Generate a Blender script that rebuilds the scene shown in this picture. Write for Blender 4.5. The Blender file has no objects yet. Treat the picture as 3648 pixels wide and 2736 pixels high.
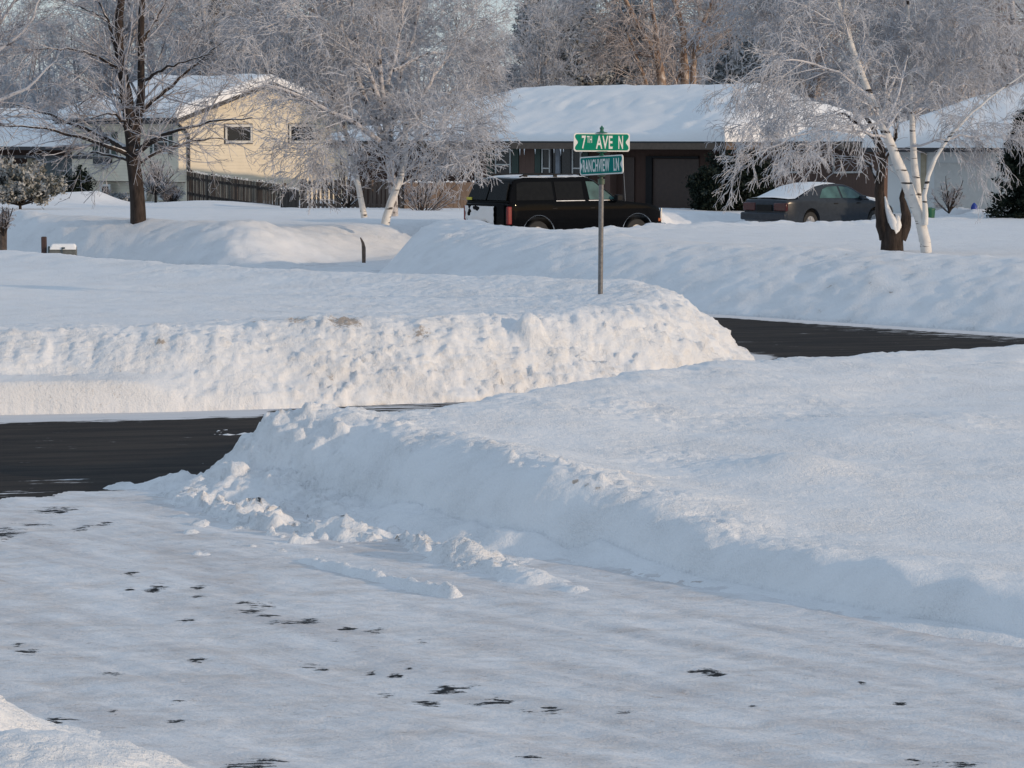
import bpy, bmesh, math, random
import numpy as np
from mathutils import Vector, Matrix

# ------------------------------------------------------------------ camera, world, sun, exposure
SC = bpy.context.scene
COL = SC.collection
F = 10000.0; W, H = 3648.0, 2736.0
HORIZON = 481.0; CAMZ = 2.88
PITCH = math.atan((H/2-HORIZON)/F)
cam = bpy.data.objects.new('camera', bpy.data.cameras.new('camera'))
COL.objects.link(cam)
cam.location = (0, 0, CAMZ)
cam.rotation_euler = (math.pi/2-PITCH, 0, 0)
cam.data.sensor_width = 36.0
cam.data.lens = F/W*36.0
cam.data.clip_start = 0.5; cam.data.clip_end = 3000
cam.data.dof.use_dof = False
SC.camera = cam

SUN_EL, SUN_AZ = 11.5, 117.0      # azimuth clockwise from +Y (the view direction)
world = bpy.data.worlds.new('World'); SC.world = world; world.use_nodes = True
wn = world.node_tree.nodes; wl = world.node_tree.links; wn.clear()
sky = wn.new('ShaderNodeTexSky'); sky.sky_type = 'NISHITA'; sky.sun_disc = False
sky.sun_elevation = math.radians(SUN_EL); sky.sun_rotation = math.radians(SUN_AZ)
sky.air_density = 1.0; sky.dust_density = 0.6; sky.ozone_density = 1.0; sky.altitude = 250
bg = wn.new('ShaderNodeBackground'); bg.inputs[1].default_value = 0.15
wo = wn.new('ShaderNodeOutputWorld')
veil = wn.new('ShaderNodeMix'); veil.data_type = 'RGBA'; veil.inputs[0].default_value = 0.72   # thin high cloud evens out the sky
veil.inputs[7].default_value = (3.05, 3.74, 4.62, 1)
wl.new(sky.outputs[0], veil.inputs[6]); wl.new(veil.outputs[2], bg.inputs[0]); wl.new(bg.outputs[0], wo.inputs[0])
ld = bpy.data.lights.new('sun', 'SUN'); ld.energy = 2.25; ld.angle = math.radians(0.8)
ld.color = (1.0, 0.74, 0.49)
lo = bpy.data.objects.new('sun', ld); COL.objects.link(lo)
_a, _e = math.radians(SUN_AZ), math.radians(SUN_EL)
SUNDIR = Vector((math.sin(_a)*math.cos(_e), math.cos(_a)*math.cos(_e), math.sin(_e)))
lo.rotation_euler = SUNDIR.to_track_quat('Z', 'Y').to_euler()
vs = SC.view_settings
vs.view_transform = 'Standard'; vs.look = 'None'; vs.gamma = 1.0; vs.use_curve_mapping = False
vs.exposure = 0.0
SC.render.engine = 'CYCLES'
SC.cycles.max_bounces = 6; SC.cycles.diffuse_bounces = 3; SC.cycles.glossy_bounces = 3
SC.cycles.transmission_bounces = 4; SC.cycles.transparent_max_bounces = 8
SC.cycles.use_denoising = True

# ------------------------------------------------------------------ photo geometry helpers
_cp, _sp = math.cos(PITCH), math.sin(PITCH)
def ray(px, py):
    a = (px-W/2)/F; b = -(py-H/2)/F
    return Vector((a, _cp+b*_sp, -_sp+b*_cp))
def gnd(px, py, z=0.0):
    d = ray(px, py); t = (z-CAMZ)/d.z
    return (d.x*t, d.y*t)
def at(px, py, Y):
    d = ray(px, py); t = Y/d.y
    return Vector((d.x*t, Y, CAMZ+d.z*t))

# ------------------------------------------------------------------ noise
def _hash(ix, iy, iz, seed):
    n = (ix.astype(np.int64)*374761393 + iy.astype(np.int64)*668265263 + iz.astype(np.int64)*2147483647 + seed*1274126177) & 0xffffffff
    n = ((n ^ (n >> 13))*1274126177) & 0xffffffff
    n = n ^ (n >> 16)
    return (n & 0xffff)/65535.0
def vnoise(x, y, z=None, seed=0):
    x = np.asarray(x, float); y = np.asarray(y, float)
    z = np.zeros_like(x) if z is None else np.asarray(z, float)
    ix, iy, iz = np.floor(x), np.floor(y), np.floor(z)
    fx, fy, fz = x-ix, y-iy, z-iz
    fx = fx*fx*fx*(fx*(fx*6-15)+10); fy = fy*fy*fy*(fy*(fy*6-15)+10); fz = fz*fz*fz*(fz*(fz*6-15)+10)
    ix, iy, iz = ix.astype(np.int64), iy.astype(np.int64), iz.astype(np.int64)
    r = 0
    for dx in (0, 1):
        wx = fx if dx else 1-fx
        for dy in (0, 1):
            wy = fy if dy else 1-fy
            for dz in (0, 1):
                wz = fz if dz else 1-fz
                r = r + wx*wy*wz*_hash(ix+dx, iy+dy, iz+dz, seed)
    return r*2-1
def fbm(x, y, z=None, oct=4, seed=0, gain=0.5):
    r = 0; a = 1.0; s = 0
    for k in range(oct):
        f = 2.03**k
        r = r + a*vnoise(x*f+17.3*k, y*f+5.1*k, None if z is None else z*f+3.7*k, seed+k); s += a; a *= gain
    return r/s
def billow(x, y, z=None, oct=4, seed=0, gain=0.5):
    r = 0; a = 1.0; s = 0
    for k in range(oct):
        f = 2.07**k
        r = r + a*(1-2*np.abs(vnoise(x*f+11.3*k, y*f+9.1*k, None if z is None else z*f+3.7*k, seed+k))); s += a; a *= gain
    return r/s
def sstep(e0, e1, x):
    t = np.clip((x-e0)/(e1-e0), 0, 1); return t*t*(3-2*t)
def pdist(X, Y, pts):
    """distance to polyline, arclength of nearest point, signed side (+ = left of direction)"""
    best = np.full(X.shape, 1e9); bs = np.zeros(X.shape); sd = np.zeros(X.shape); acc = 0
    for (x0, y0), (x1, y1) in zip(pts[:-1], pts[1:]):
        dx, dy = x1-x0, y1-y0; L = math.hypot(dx, dy)
        t = np.clip(((X-x0)*dx+(Y-y0)*dy)/(L*L), 0, 1)
        d = np.hypot(X-x0-t*dx, Y-y0-t*dy)
        m = d < best
        best = np.where(m, d, best); bs = np.where(m, acc+t*L, bs)
        sd = np.where(m, np.sign(dx*(Y-y0)-dy*(X-x0)), sd)
        acc += L
    return best, bs, sd
def inside(X, Y, poly):
    c = np.zeros(X.shape, bool); n = len(poly)
    for i in range(n):
        x0, y0 = poly[i]; x1, y1 = poly[(i+1) % n]
        if y0 == y1: continue
        c ^= ((y0 > Y) != (y1 > Y)) & (X < (x1-x0)*(Y-y0)/(y1-y0)+x0)
    return c
def chaikin(pts, n=2):
    for _ in range(n):
        q = [pts[0]]
        for a, b in zip(pts[:-1], pts[1:]):
            q += [(a[0]*.75+b[0]*.25, a[1]*.75+b[1]*.25), (a[0]*.25+b[0]*.75, a[1]*.25+b[1]*.75)]
        q.append(pts[-1]); pts = q
    return pts
def spaced(*segs):
    """spaced((x0, x1, step), ...) -> joined coordinate array"""
    out = []
    for a, b, s in segs:
        n = max(1, int(round((b-a)/s))); out += list(np.linspace(a, b, n, endpoint=False))
    out.append(segs[-1][1]); return np.array(out)

# ------------------------------------------------------------------ mesh helpers
def tag(o, label=None, cat=None, group=None, kind=None):
    if label: o['label'] = label
    if cat: o['category'] = cat
    if group: o['group'] = group
    if kind: o['kind'] = kind
    return o
def empty(name, loc=(0, 0, 0), rz=0, label=None, cat=None, group=None):
    o = bpy.data.objects.new(name, None); COL.objects.link(o)
    o.empty_display_size = 0.3
    o.location = loc; o.rotation_euler = (0, 0, rz)
    return tag(o, label, cat, group)
def link(name, me, mat, parent=None):
    o = bpy.data.objects.new(name, me); COL.objects.link(o)
    for m in (mat if isinstance(mat, (list, tuple)) else [mat]): me.materials.append(m)
    if parent: o.parent = parent
    return o
def arrmesh(name, V, Q, smooth=True, attrs=None, midx=None):
    """V (n,3), Q (m,k) all faces with k corners"""
    me = bpy.data.meshes.new(name)
    V = np.ascontiguousarray(V, np.float32); Q = np.ascontiguousarray(Q, np.int32)
    m, k = Q.shape
    me.vertices.add(len(V)); me.vertices.foreach_set('co', V.ravel())
    me.loops.add(m*k); me.loops.foreach_set('vertex_index', Q.ravel())
    me.polygons.add(m); me.polygons.foreach_set('loop_start', np.arange(0, m*k, k, dtype=np.int32))
    me.polygons.foreach_set('use_smooth', np.full(m, smooth))
    if midx is not None: me.polygons.foreach_set('material_index', np.asarray(midx, np.int32))
    me.update(calc_edges=True)
    for an, av in (attrs or {}).items():
        a = me.attributes.new(an, 'FLOAT', 'POINT'); a.data.foreach_set('value', np.ascontiguousarray(av, np.float32).ravel())
    return me
def gridfaces(ny, nx, keep=None):
    i = np.arange(ny*nx).reshape(ny, nx)
    Q = np.stack([i[:-1, :-1], i[:-1, 1:], i[1:, 1:], i[1:, :-1]], -1).reshape(-1, 4)
    if keep is not None:
        k = keep.ravel()[Q].any(1); Q = Q[k]
    return Q
def compact(V, Q, attrs):
    used = np.zeros(len(V), bool); used[Q.ravel()] = True
    m = np.cumsum(used)-1
    return V[used], m[Q], {k: v.ravel()[used] for k, v in attrs.items()}
class MB:
    def __init__(s): s.v = []; s.f = []; s.m = []
    def add(s, vs, fs, m=0):
        n = len(s.v); s.v += [tuple(v) for v in vs]; s.f += [tuple(n+i for i in f) for f in fs]; s.m += [m]*len(fs); return s
    def box(s, a, b, m=0):
        (x0, y0, z0), (x1, y1, z1) = a, b
        x0, x1 = sorted((x0, x1)); y0, y1 = sorted((y0, y1)); z0, z1 = sorted((z0, z1))
        return s.add([(x0,y0,z0),(x1,y0,z0),(x1,y1,z0),(x0,y1,z0),(x0,y0,z1),(x1,y0,z1),(x1,y1,z1),(x0,y1,z1)],
              [(0,3,2,1),(4,5,6,7),(0,1,5,4),(1,2,6,5),(2,3,7,6),(3,0,4,7)], m)
    def tube(s, pts, rs, n=8, m=0, caps=True):
        pts = [Vector(p) for p in pts]
        if not isinstance(rs, (list, tuple)): rs = [rs]*len(pts)
        base = len(s.v); vs = []; fs = []
        t0 = (pts[-1]-pts[0]).normalized()
        ref = Vector((0, 0, 1)) if abs(t0.z) < 0.8 else Vector((1, 0, 0))
        for i, p in enumerate(pts):
            t = (pts[min(i+1, len(pts)-1)]-pts[max(i-1, 0)]).normalized()
            u = t.cross(ref).normalized(); w = u.cross(t)
            for k in range(n):
                a = 2*math.pi*k/n; vs.append(p+(u*math.cos(a)+w*math.sin(a))*rs[i])
        for i in range(len(pts)-1):
            for k in range(n):
                fs.append((i*n+k, i*n+(k+1) % n, (i+1)*n+(k+1) % n, (i+1)*n+k))
        if caps: fs.append(tuple(range(n))[::-1]); fs.append(tuple((len(pts)-1)*n+k for k in range(n)))
        return s.add(vs, fs, m)
    def lathe(s, prof, n=16, c=(0, 0, 0), m=0):
        vs = []; fs = []
        for r, z in prof:
            for k in range(n):
                a = 2*math.pi*k/n; vs.append((c[0]+r*math.cos(a), c[1]+r*math.sin(a), c[2]+z))
        for i in range(len(prof)-1):
            for k in range(n): fs.append((i*n+k, i*n+(k+1) % n, (i+1)*n+(k+1) % n, (i+1)*n+k))
        fs.append(tuple(range(n))[::-1]); fs.append(tuple((len(prof)-1)*n+k for k in range(n)))
        return s.add(vs, fs, m)
    def prism(s, poly, fn, t0, t1, m=0):
        """poly of 2-D points; fn(a, b, t) -> xyz; extruded from t0 to t1"""
        n = len(poly)
        vs = [fn(a, b, t0) for a, b in poly]+[fn(a, b, t1) for a, b in poly]
        fs = [tuple(range(n))[::-1], tuple(range(n, 2*n))]+[(i, (i+1) % n, n+(i+1) % n, n+i) for i in range(n)]
        return s.add(vs, fs, m)
    def build(s, name, mat, parent=None, bevel=0, seg=2, smooth=False, angle=40):
        me = bpy.data.meshes.new(name); me.from_pydata(s.v, [], s.f)
        me.polygons.foreach_set('material_index', np.array(s.m, np.int32))
        bm = bmesh.new(); bm.from_mesh(me); bmesh.ops.recalc_face_normals(bm, faces=bm.faces); bm.to_mesh(me); bm.free()
        me.update()
        o = link(name, me, mat, parent)
        if bevel:
            b = o.modifiers.new('bevel', 'BEVEL'); b.width = bevel; b.segments = seg; b.limit_method = 'ANGLE'; b.angle_limit = math.radians(30)
        if smooth or bevel:
            me.polygons.foreach_set('use_smooth', np.full(len(me.polygons), True))
            me.set_sharp_from_angle(angle=math.radians(angle))
        return o

# ------------------------------------------------------------------ materials
class NT:
    def __init__(s, name):
        s.mat = bpy.data.materials.new(name); s.mat.use_nodes = True
        s.t = s.mat.node_tree; s.p = s.t.nodes['Principled BSDF']
    def n(s, ty, **kw):
        nd = s.t.nodes.new('ShaderNode'+ty)
        for k, v in kw.items():
            if k.startswith('i_'):
                key = k[2:]; key = int(key) if key.isdigit() else key
                nd.inputs[key].default_value = v
            else: setattr(nd, k, v)
        return nd
    def l(s, a, b): s.t.links.new(a, b)
    def coord(s, scale=(1, 1, 1), kind='Object', rot=(0, 0, 0)):
        tc = s.n('TexCoord'); mp = s.n('Mapping'); mp.inputs['Scale'].default_value = scale
        src = tc.outputs[kind]
        if rot != (0, 0, 0):
            m0 = s.n('Mapping'); m0.inputs['Rotation'].default_value = rot; s.l(src, m0.inputs[0]); src = m0.outputs[0]
        s.l(src, mp.inputs[0]); return mp.outputs[0]
    def noise(s, vec, scale, detail=4, rough=0.55, dist=0):
        nd = s.n('TexNoise'); nd.inputs['Scale'].default_value = scale; nd.inputs['Detail'].default_value = detail
        nd.inputs['Roughness'].default_value = rough; nd.inputs['Distortion'].default_value = dist
        if vec is not None: s.l(vec, nd.inputs['Vector'])
        return nd.outputs['Fac']
    def ramp(s, fac, stops):
        r = s.n('ValToRGB'); e = r.color_ramp.elements
        while len(e) < len(stops): e.new(0.5)
        for el, (p, c) in zip(e, stops):
            el.position = p; el.color = (*c, 1) if not isinstance(c, (int, float)) else (c, c, c, 1)
        s.l(fac, r.inputs[0]); return r.outputs[0]
    def math(s, op, a, b=None, clamp=False):
        m = s.n('Math', operation=op, use_clamp=clamp)
        for i, v in enumerate((a, b)):
            if v is None: continue
            if isinstance(v, (int, float)): m.inputs[i].default_value = v
            else: s.l(v, m.inputs[i])
        return m.outputs[0]
    def mix(s, fac, a, b):
        m = s.n('Mix', data_type='RGBA')
        if isinstance(fac, (int, float)): m.inputs[0].default_value = fac
        else: s.l(fac, m.inputs[0])
        for idx, v in ((6, a), (7, b)):
            if isinstance(v, tuple): m.inputs[idx].default_value = (*v, 1)
            else: s.l(v, m.inputs[idx])
        return m.outputs[2]
    def bump(s, h, strength=0.3, dist=0.02, prev=None):
        b = s.n('Bump'); b.inputs['Strength'].default_value = strength; b.inputs['Distance'].default_value = dist
        s.l(h, b.inputs['Height'])
        if prev is not None: s.l(prev, b.inputs['Normal'])
        return b.outputs[0]
    def out(s, color=None, rough=None, normal=None, metal=None, spec=None):
        for key, v in (('Base Color', color), ('Roughness', rough), ('Normal', normal), ('Metallic', metal), ('Specular IOR Level', spec)):
            if v is None: continue
            if isinstance(v, tuple): s.p.inputs[key].default_value = (*v, 1)
            elif isinstance(v, (int, float)): s.p.inputs[key].default_value = v
            else: s.l(v, s.p.inputs[key])
        return s.mat
def simple(name, col, rough=0.6, metal=0, var=0.15, scale=8, bump=0.0, spec=None):
    t = NT(name); c = t.coord()
    nz = t.noise(c, scale, 4)
    lo_ = tuple(x*(1-var) for x in col); hi = tuple(min(1, x*(1+var)) for x in col)
    colr = t.ramp(nz, [(0.3, lo_), (0.7, hi)])
    nm = t.bump(t.noise(c, scale*4, 3), bump, 0.01) if bump else None
    return t.out(colr, rough, nm, metal, spec)

def snow_mat(name, fine=1.0, dirt=True, tint=(0.85, 0.86, 0.88)):
    t = NT(name); c = t.coord()
    big = t.noise(c, 0.9, 5, 0.6)
    col = t.ramp(big, [(0.3, tuple(x*0.955 for x in tint)), (0.7, tint)])
    if dirt:
        at_ = t.n('Attribute', attribute_name='dirt').outputs['Fac']
        n1 = t.noise(c, 16.0, 6, 0.75)
        m = t.math('ADD', t.math('MULTIPLY', n1, 1.7), t.math('MULTIPLY', at_, 1.0))
        m = t.ramp(t.math('SUBTRACT', m, 1.42), [(0.0, 0.0), (0.22, 0.85)])
        col = t.mix(t.math('MULTIPLY', at_, 0.28), col, (0.58, 0.54, 0.50))
        col = t.mix(m, col, (0.36, 0.29, 0.23))
    # scattered tiny grit
    g = t.noise(c, 38.0, 2, 0.5)
    gm = t.ramp(g, [(0.80, 0.0), (0.84, 1.0)])
    gm2 = t.ramp(t.noise(c, 1.3, 3), [(0.5, 0.0), (0.62, 0.8)])
    col = t.mix(t.math('MULTIPLY', gm, gm2), col, (0.34, 0.28, 0.24))
    h1 = t.noise(c, 26.0, 4, 0.65)
    h2 = t.noise(c, 95.0, 3, 0.6)
    nm = t.bump(h1, 0.6*fine, 0.045)
    nm = t.bump(h2, 0.5*fine, 0.016, nm)
    bs = t.ramp(t.noise(c, 1.7, 4, 0.65), [(0.36, 0.28*fine), (0.64, 0.62*fine)])
    for nd in t.t.nodes:
        if nd.bl_idname == 'ShaderNodeBump': t.l(bs, nd.inputs['Strength'])
    t.p.inputs['Subsurface Weight'].default_value = 0.0
    t.p.inputs['Sheen Weight'].default_value = 0.0
    return t.out(col, 0.62, nm, 0, 0.35)
M = {}
M['snow'] = snow_mat('snow')
M['snow_smooth'] = snow_mat('smooth_snow', 0.55)
M['roofsnow'] = snow_mat('roof_snow', 0.35, False, (0.86, 0.87, 0.885))

def road_mat():
    t = NT('asphalt_with_snow'); c = t.coord(); cs = t.coord((0.5, 3.2, 1), rot=(0, 0, math.radians(-14)))
    n1 = t.noise(c, 60, 4, 0.7); n2 = t.noise(cs, 1.1, 5, 0.65)
    asp = t.ramp(n1, [(0.25, (0.016, 0.016, 0.018)), (0.75, (0.040, 0.038, 0.038))])
    asp = t.mix(t.ramp(n2, [(0.42, 0.0), (0.62, 0.75)]), asp, (0.060, 0.052, 0.046))
    a = t.n('Attribute', attribute_name='snow').outputs['Fac']
    s1 = t.noise(cs, 3.2, 7, 0.66)
    # thin remains of snow on the bare lane
    thr = t.math('ADD', t.math('MULTIPLY', a, 1.0), t.math('MULTIPLY', t.math('SUBTRACT', s1, 0.5), 2.3))
    m = t.ramp(thr, [(0.45, 0.0), (0.55, 1.0)])
    sc = t.mix(t.noise(cs, 2.0, 5, 0.6), (0.55, 0.55, 0.57), (0.80, 0.81, 0.83))
    col = t.mix(m, asp, sc)
    nm = t.bump(n1, 0.5, 0.006)
    r = t.mix(m, (0.55, 0.55, 0.55), (0.7, 0.7, 0.7))
    return t.out(col, 0.9, nm, 0, 0.08)
M['road'] = road_mat()
def drive_mat():
    t = NT('packed_snow'); c = t.coord(); rr = math.radians(50)
    cs = t.coord((0.55, 2.6, 1), rot=(0, 0, rr)); cx = t.coord((0.7, 1.6, 1))
    n0 = t.noise(cs, 1.0, 6, 0.6, 0.3); n1 = t.noise(cx, 6.0, 6, 0.7); n3 = t.noise(c, 45, 3, 0.6)
    nf = t.noise(t.coord((0.8, 7.0, 1), rot=(0, 0, rr)), 2.4, 7, 0.7)
    n0 = t.math('ADD', t.math('MULTIPLY', n0, 0.75), t.math('MULTIPLY', nf, 0.25))
    col = t.ramp(n0, [(0.36, (0.62, 0.61, 0.625)), (0.5, (0.745, 0.75, 0.77)), (0.64, (0.85, 0.86, 0.885))])
    dirty = t.ramp(t.noise(cx, 2.2, 7, 0.72), [(0.47, 0.0), (0.68, 0.6)])
    col = t.mix(dirty, col, (0.52, 0.47, 0.44))
    specks = t.math('MULTIPLY', t.ramp(t.noise(cx, 17, 5, 0.75), [(0.57, 0.0), (0.68, 0.85)]), t.ramp(n0, [(0.4, 1.0), (0.62, 0.1)]))
    col = t.mix(specks, col, (0.40, 0.34, 0.30))
    a = t.n('Attribute', attribute_name='bare').outputs['Fac']
    k = t.math('ADD', a, t.math('MULTIPLY', t.math('SUBTRACT', t.noise(cx, 11.0, 7, 0.75), 0.5), 2.6))
    m = t.ramp(k, [(0.57, 0.0), (0.62, 1.0)])
    m = t.math('MULTIPLY', m, t.ramp(a, [(0.08, 0.0), (0.2, 1.0)]))
    halo = t.ramp(k, [(0.40, 0.0), (0.62, 0.45)])
    col = t.mix(halo, col, (0.55, 0.56, 0.58))
    col = t.mix(m, col, (0.014, 0.014, 0.016))
    nm = t.bump(n1, 0.55, 0.03); nm = t.bump(n3, 0.5, 0.012, nm); nm = t.bump(nf, 0.3, 0.03, nm)
    return t.out(col, 0.7, nm, 0, 0.15)
M['drive'] = drive_mat()
def bark(name, dark, light, snow=0.6, sc=14, frost=0.0):
    t = NT(name); c = t.coord((1, 1, 0.25)); nz = t.noise(c, sc, 5, 0.7)
    col = t.ramp(nz, [(0.35, dark), (0.68, light)])
    g = t.n('NewGeometry'); sp = t.n('SeparateXYZ'); t.l(g.outputs['Normal'], sp.inputs[0])
    c2 = t.coord()
    k = t.math('ADD', sp.outputs[2], t.math('MULTIPLY', t.math('SUBTRACT', t.noise(c2, 5, 3), 0.5), 1.2))
    m = t.ramp(k, [(0.62-0.3*snow, 0.0), (0.72-0.3*snow, 1.0)])
    col = t.mix(m, col, (0.74, 0.75, 0.78))
    if frost:
        f = t.ramp(t.noise(c2, 7, 4, 0.7), [(0.5-frost*0.3, 0.0), (0.62-frost*0.25, 0.85)])
        col = t.mix(f, col, (0.60, 0.59, 0.61))
    return t.out(col, 0.85, t.bump(nz, 0.6, 0.02), 0, 0.2)
M['bark'] = bark('dark_bark', (0.022, 0.017, 0.015), (0.068, 0.052, 0.045), 0.35)
M['barkf'] = bark('frosted_bark', (0.06, 0.05, 0.048), (0.17, 0.14, 0.13), 0.9, frost=0.7)
M['barkbg'] = bark('far_bark', (0.05, 0.042, 0.04), (0.16, 0.13, 0.12), 0.6, frost=0.45)
def birch_mat():
    t = NT('birch_bark'); c = t.coord((1, 1, 7)); nz = t.noise(c, 1.5, 4, 0.6)
    c2 = t.coord((1, 1, 1.0))
    col = t.ramp(t.noise(c2, 6, 4), [(0.3, (0.60, 0.58, 0.56)), (0.7, (0.76, 0.74, 0.71))])
    m = t.ramp(nz, [(0.58, 0.0), (0.62, 1.0)])
    col = t.mix(m, col, (0.04, 0.035, 0.035))
    return t.out(col, 0.7, t.bump(nz, 0.3, 0.01), 0, 0.2)
M['birch'] = birch_mat()
def river_mat():
    t = NT('peeling_birch_bark'); c = t.coord((1, 1, 0.6)); nz = t.noise(c, 5, 5, 0.7)
    col = t.ramp(nz, [(0.30, (0.08, 0.055, 0.045)), (0.45, (0.17, 0.11, 0.08)), (0.58, (0.34, 0.25, 0.19)), (0.72, (0.66, 0.60, 0.55))])
    return t.out(col, 0.7, t.bump(nz, 0.5, 0.02), 0, 0.2)
M['river'] = river_mat()
def twig_mat(name, frost, brown, lo_=0.42, hi=0.6):
    t = NT(name); c = t.coord(); nz = t.noise(c, 2.2, 5, 0.75)
    return t.out(t.ramp(nz, [(lo_, brown), (hi, frost)]), 0.8, None, 0, 0.15)
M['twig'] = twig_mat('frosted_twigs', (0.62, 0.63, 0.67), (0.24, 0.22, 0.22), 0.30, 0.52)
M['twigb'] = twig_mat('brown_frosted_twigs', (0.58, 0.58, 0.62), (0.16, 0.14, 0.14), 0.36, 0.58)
M['twigbg'] = twig_mat('far_frosted_hazed_twigs', (0.64, 0.66, 0.71), (0.29, 0.285, 0.30), 0.32, 0.56)  # frost tone lightened further: distance haze is put into the colour
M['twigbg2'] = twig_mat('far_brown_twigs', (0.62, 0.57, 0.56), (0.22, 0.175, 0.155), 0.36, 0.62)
M['needle'] = twig_mat('evergreen_needles', (0.50, 0.52, 0.55), (0.075, 0.088, 0.085), 0.32, 0.60)
M['needled'] = twig_mat('dark_evergreen_needles', (0.10, 0.12, 0.11), (0.010, 0.017, 0.012), 0.55, 0.8)
M['needlef'] = twig_mat('frosted_needles', (0.50, 0.50, 0.49), (0.07, 0.075, 0.06), 0.38, 0.6)
def siding(name, col, pitch=0.13, axis=2, depth=0.5, var=0.06):
    t = NT(name); tc = t.n('TexCoord'); sp = t.n('SeparateXYZ'); t.l(tc.outputs['Object'], sp.inputs[0])
    z = sp.outputs[2]
    if axis != 2: z = t.math('ADD', sp.outputs[0], sp.outputs[1])
    f = t.math('FRACT', t.math('DIVIDE', z, pitch))
    c = t.coord(); nz = t.noise(c, 1.2, 5, 0.6)
    colr = t.ramp(nz, [(0.3, tuple(x*(1-var) for x in col)), (0.7, tuple(x*(1+var) for x in col))])
    ln = t.ramp(f, [(0.0, 0.72), (0.10, 1.0)])
    mm = t.n('Mix', data_type='RGBA', blend_type='MULTIPLY'); mm.inputs[0].default_value = 1
    t.l(colr, mm.inputs[6]); t.l(ln, mm.inputs[7])
    return t.out(mm.outputs[2], 0.6, t.bump(f, depth, 0.03), 0, 0.08)
M['yellow'] = siding('yellow_lap_siding', (0.73, 0.66, 0.53))
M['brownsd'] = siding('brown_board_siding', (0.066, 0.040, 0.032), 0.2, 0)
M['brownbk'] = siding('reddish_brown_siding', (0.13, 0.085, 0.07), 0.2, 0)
M['white'] = simple('white_paint', (0.55, 0.55, 0.53), 0.5, var=0.05)
M['whitewall'] = simple('pale_wall_paint', (0.66, 0.68, 0.68), 0.7, var=0.04, scale=1)
M['dgreen'] = simple('dark_green_shutter', (0.015, 0.04, 0.032), 0.5)
M['dgrey'] = simple('dark_fascia', (0.035, 0.035, 0.04), 0.6)
M['brown'] = simple('brown_trim', (0.11, 0.08, 0.06), 0.7)
M['tan'] = simple('tan_column_paint', (0.38, 0.33, 0.24), 0.7)
M['greyblue'] = simple('grey_blue_wall', (0.20, 0.235, 0.25), 0.7)
M['garage'] = simple('dark_brown_garage_door', (0.046, 0.027, 0.020), 0.6)
M['glass'] = simple('dark_window_glass', (0.012, 0.014, 0.016), 0.12, var=0.3, scale=1.2)
M['adobe'] = simple('grey_curtain_cloth', (0.30, 0.31, 0.33), 0.9)
M['curtain'] = simple('grey_curtain', (0.22, 0.24, 0.27), 0.9)
M['wood'] = bark('weathered_fence_wood', (0.035, 0.03, 0.028), (0.10, 0.085, 0.075), 0.9, 6)
M['woodb'] = bark('brown_fence_wood', (0.10, 0.075, 0.062), (0.19, 0.15, 0.125), 0.9, 6)
M['green'] = simple('street_sign_green', (0.0, 0.20, 0.125), 0.6, var=0.05, spec=0.08)
M['green_shaded'] = simple('street_sign_green_shaded', (0.0, 0.17, 0.15), 0.6, var=0.05, spec=0.08)  # same sign green made bluer: shade on the sunless plate is in the colour
M['signw'] = simple('sign_white', (0.68, 0.68, 0.66), 0.45, var=0.04)
M['bracket'] = simple('green_painted_bracket', (0.02, 0.13, 0.085), 0.45)
M['capg'] = simple('dull_green_pole_cap', (0.055, 0.085, 0.055), 0.5)
M['pole'] = simple('galvanised_pole', (0.17, 0.165, 0.165), 0.5, 0.35, var=0.25, scale=30, bump=0.2)
M['paint'] = simple('black_car_paint', (0.004, 0.0043, 0.0052), 0.06, var=0.1, spec=0.06)
M['paintg'] = simple('dark_grey_car_paint', (0.030, 0.037, 0.048), 0.22, 0.0, spec=0.2)
M['plastic'] = simple('black_plastic', (0.012, 0.012, 0.013), 0.6, spec=0.15)
M['carglass'] = simple('tinted_car_glass', (0.010, 0.010, 0.010), 0.08, var=0.2, spec=0.12)
M['cglass'] = simple('frosted_car_glass', (0.05, 0.11, 0.105), 0.2, var=0.45, scale=2.5)
M['chrome'] = simple('chrome_trim', (0.62, 0.62, 0.62), 0.25, 0.9)
M['red'] = simple('red_lamp_lens', (0.20, 0.010, 0.013), 0.25)
M['dred'] = simple('dark_red_lamp_lens', (0.055, 0.008, 0.010), 0.2)
M['amber'] = simple('amber_lamp_lens', (0.42, 0.10, 0.02), 0.3)
M['yel'] = simple('yellow_sticker', (0.60, 0.55, 0.05), 0.5)
M['tyre'] = simple('tyre_rubber', (0.018, 0.018, 0.018), 0.8)
M['rim'] = simple('alloy_rim', (0.35, 0.35, 0.36), 0.35, 0.7)
M['mailbox'] = simple('grey_mailbox_metal', (0.13, 0.135, 0.125), 0.5, 0.2, var=0.2, scale=20)
M['mailend'] = simple('dark_blue_grey_mailbox_door', (0.05, 0.075, 0.09), 0.5, 0.2)
M['post'] = simple('dark_brown_post', (0.055, 0.032, 0.030), 0.8, var=0.3, scale=14, bump=0.4)
M['stub'] = simple('brown_wood', (0.12, 0.085, 0.065), 0.8, var=0.4, scale=14, bump=0.4)
M['blue'] = simple('blue_plastic', (0.012, 0.045, 0.30), 0.5)
M['bin'] = simple('green_plastic', (0.012, 0.10, 0.05), 0.5)
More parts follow.
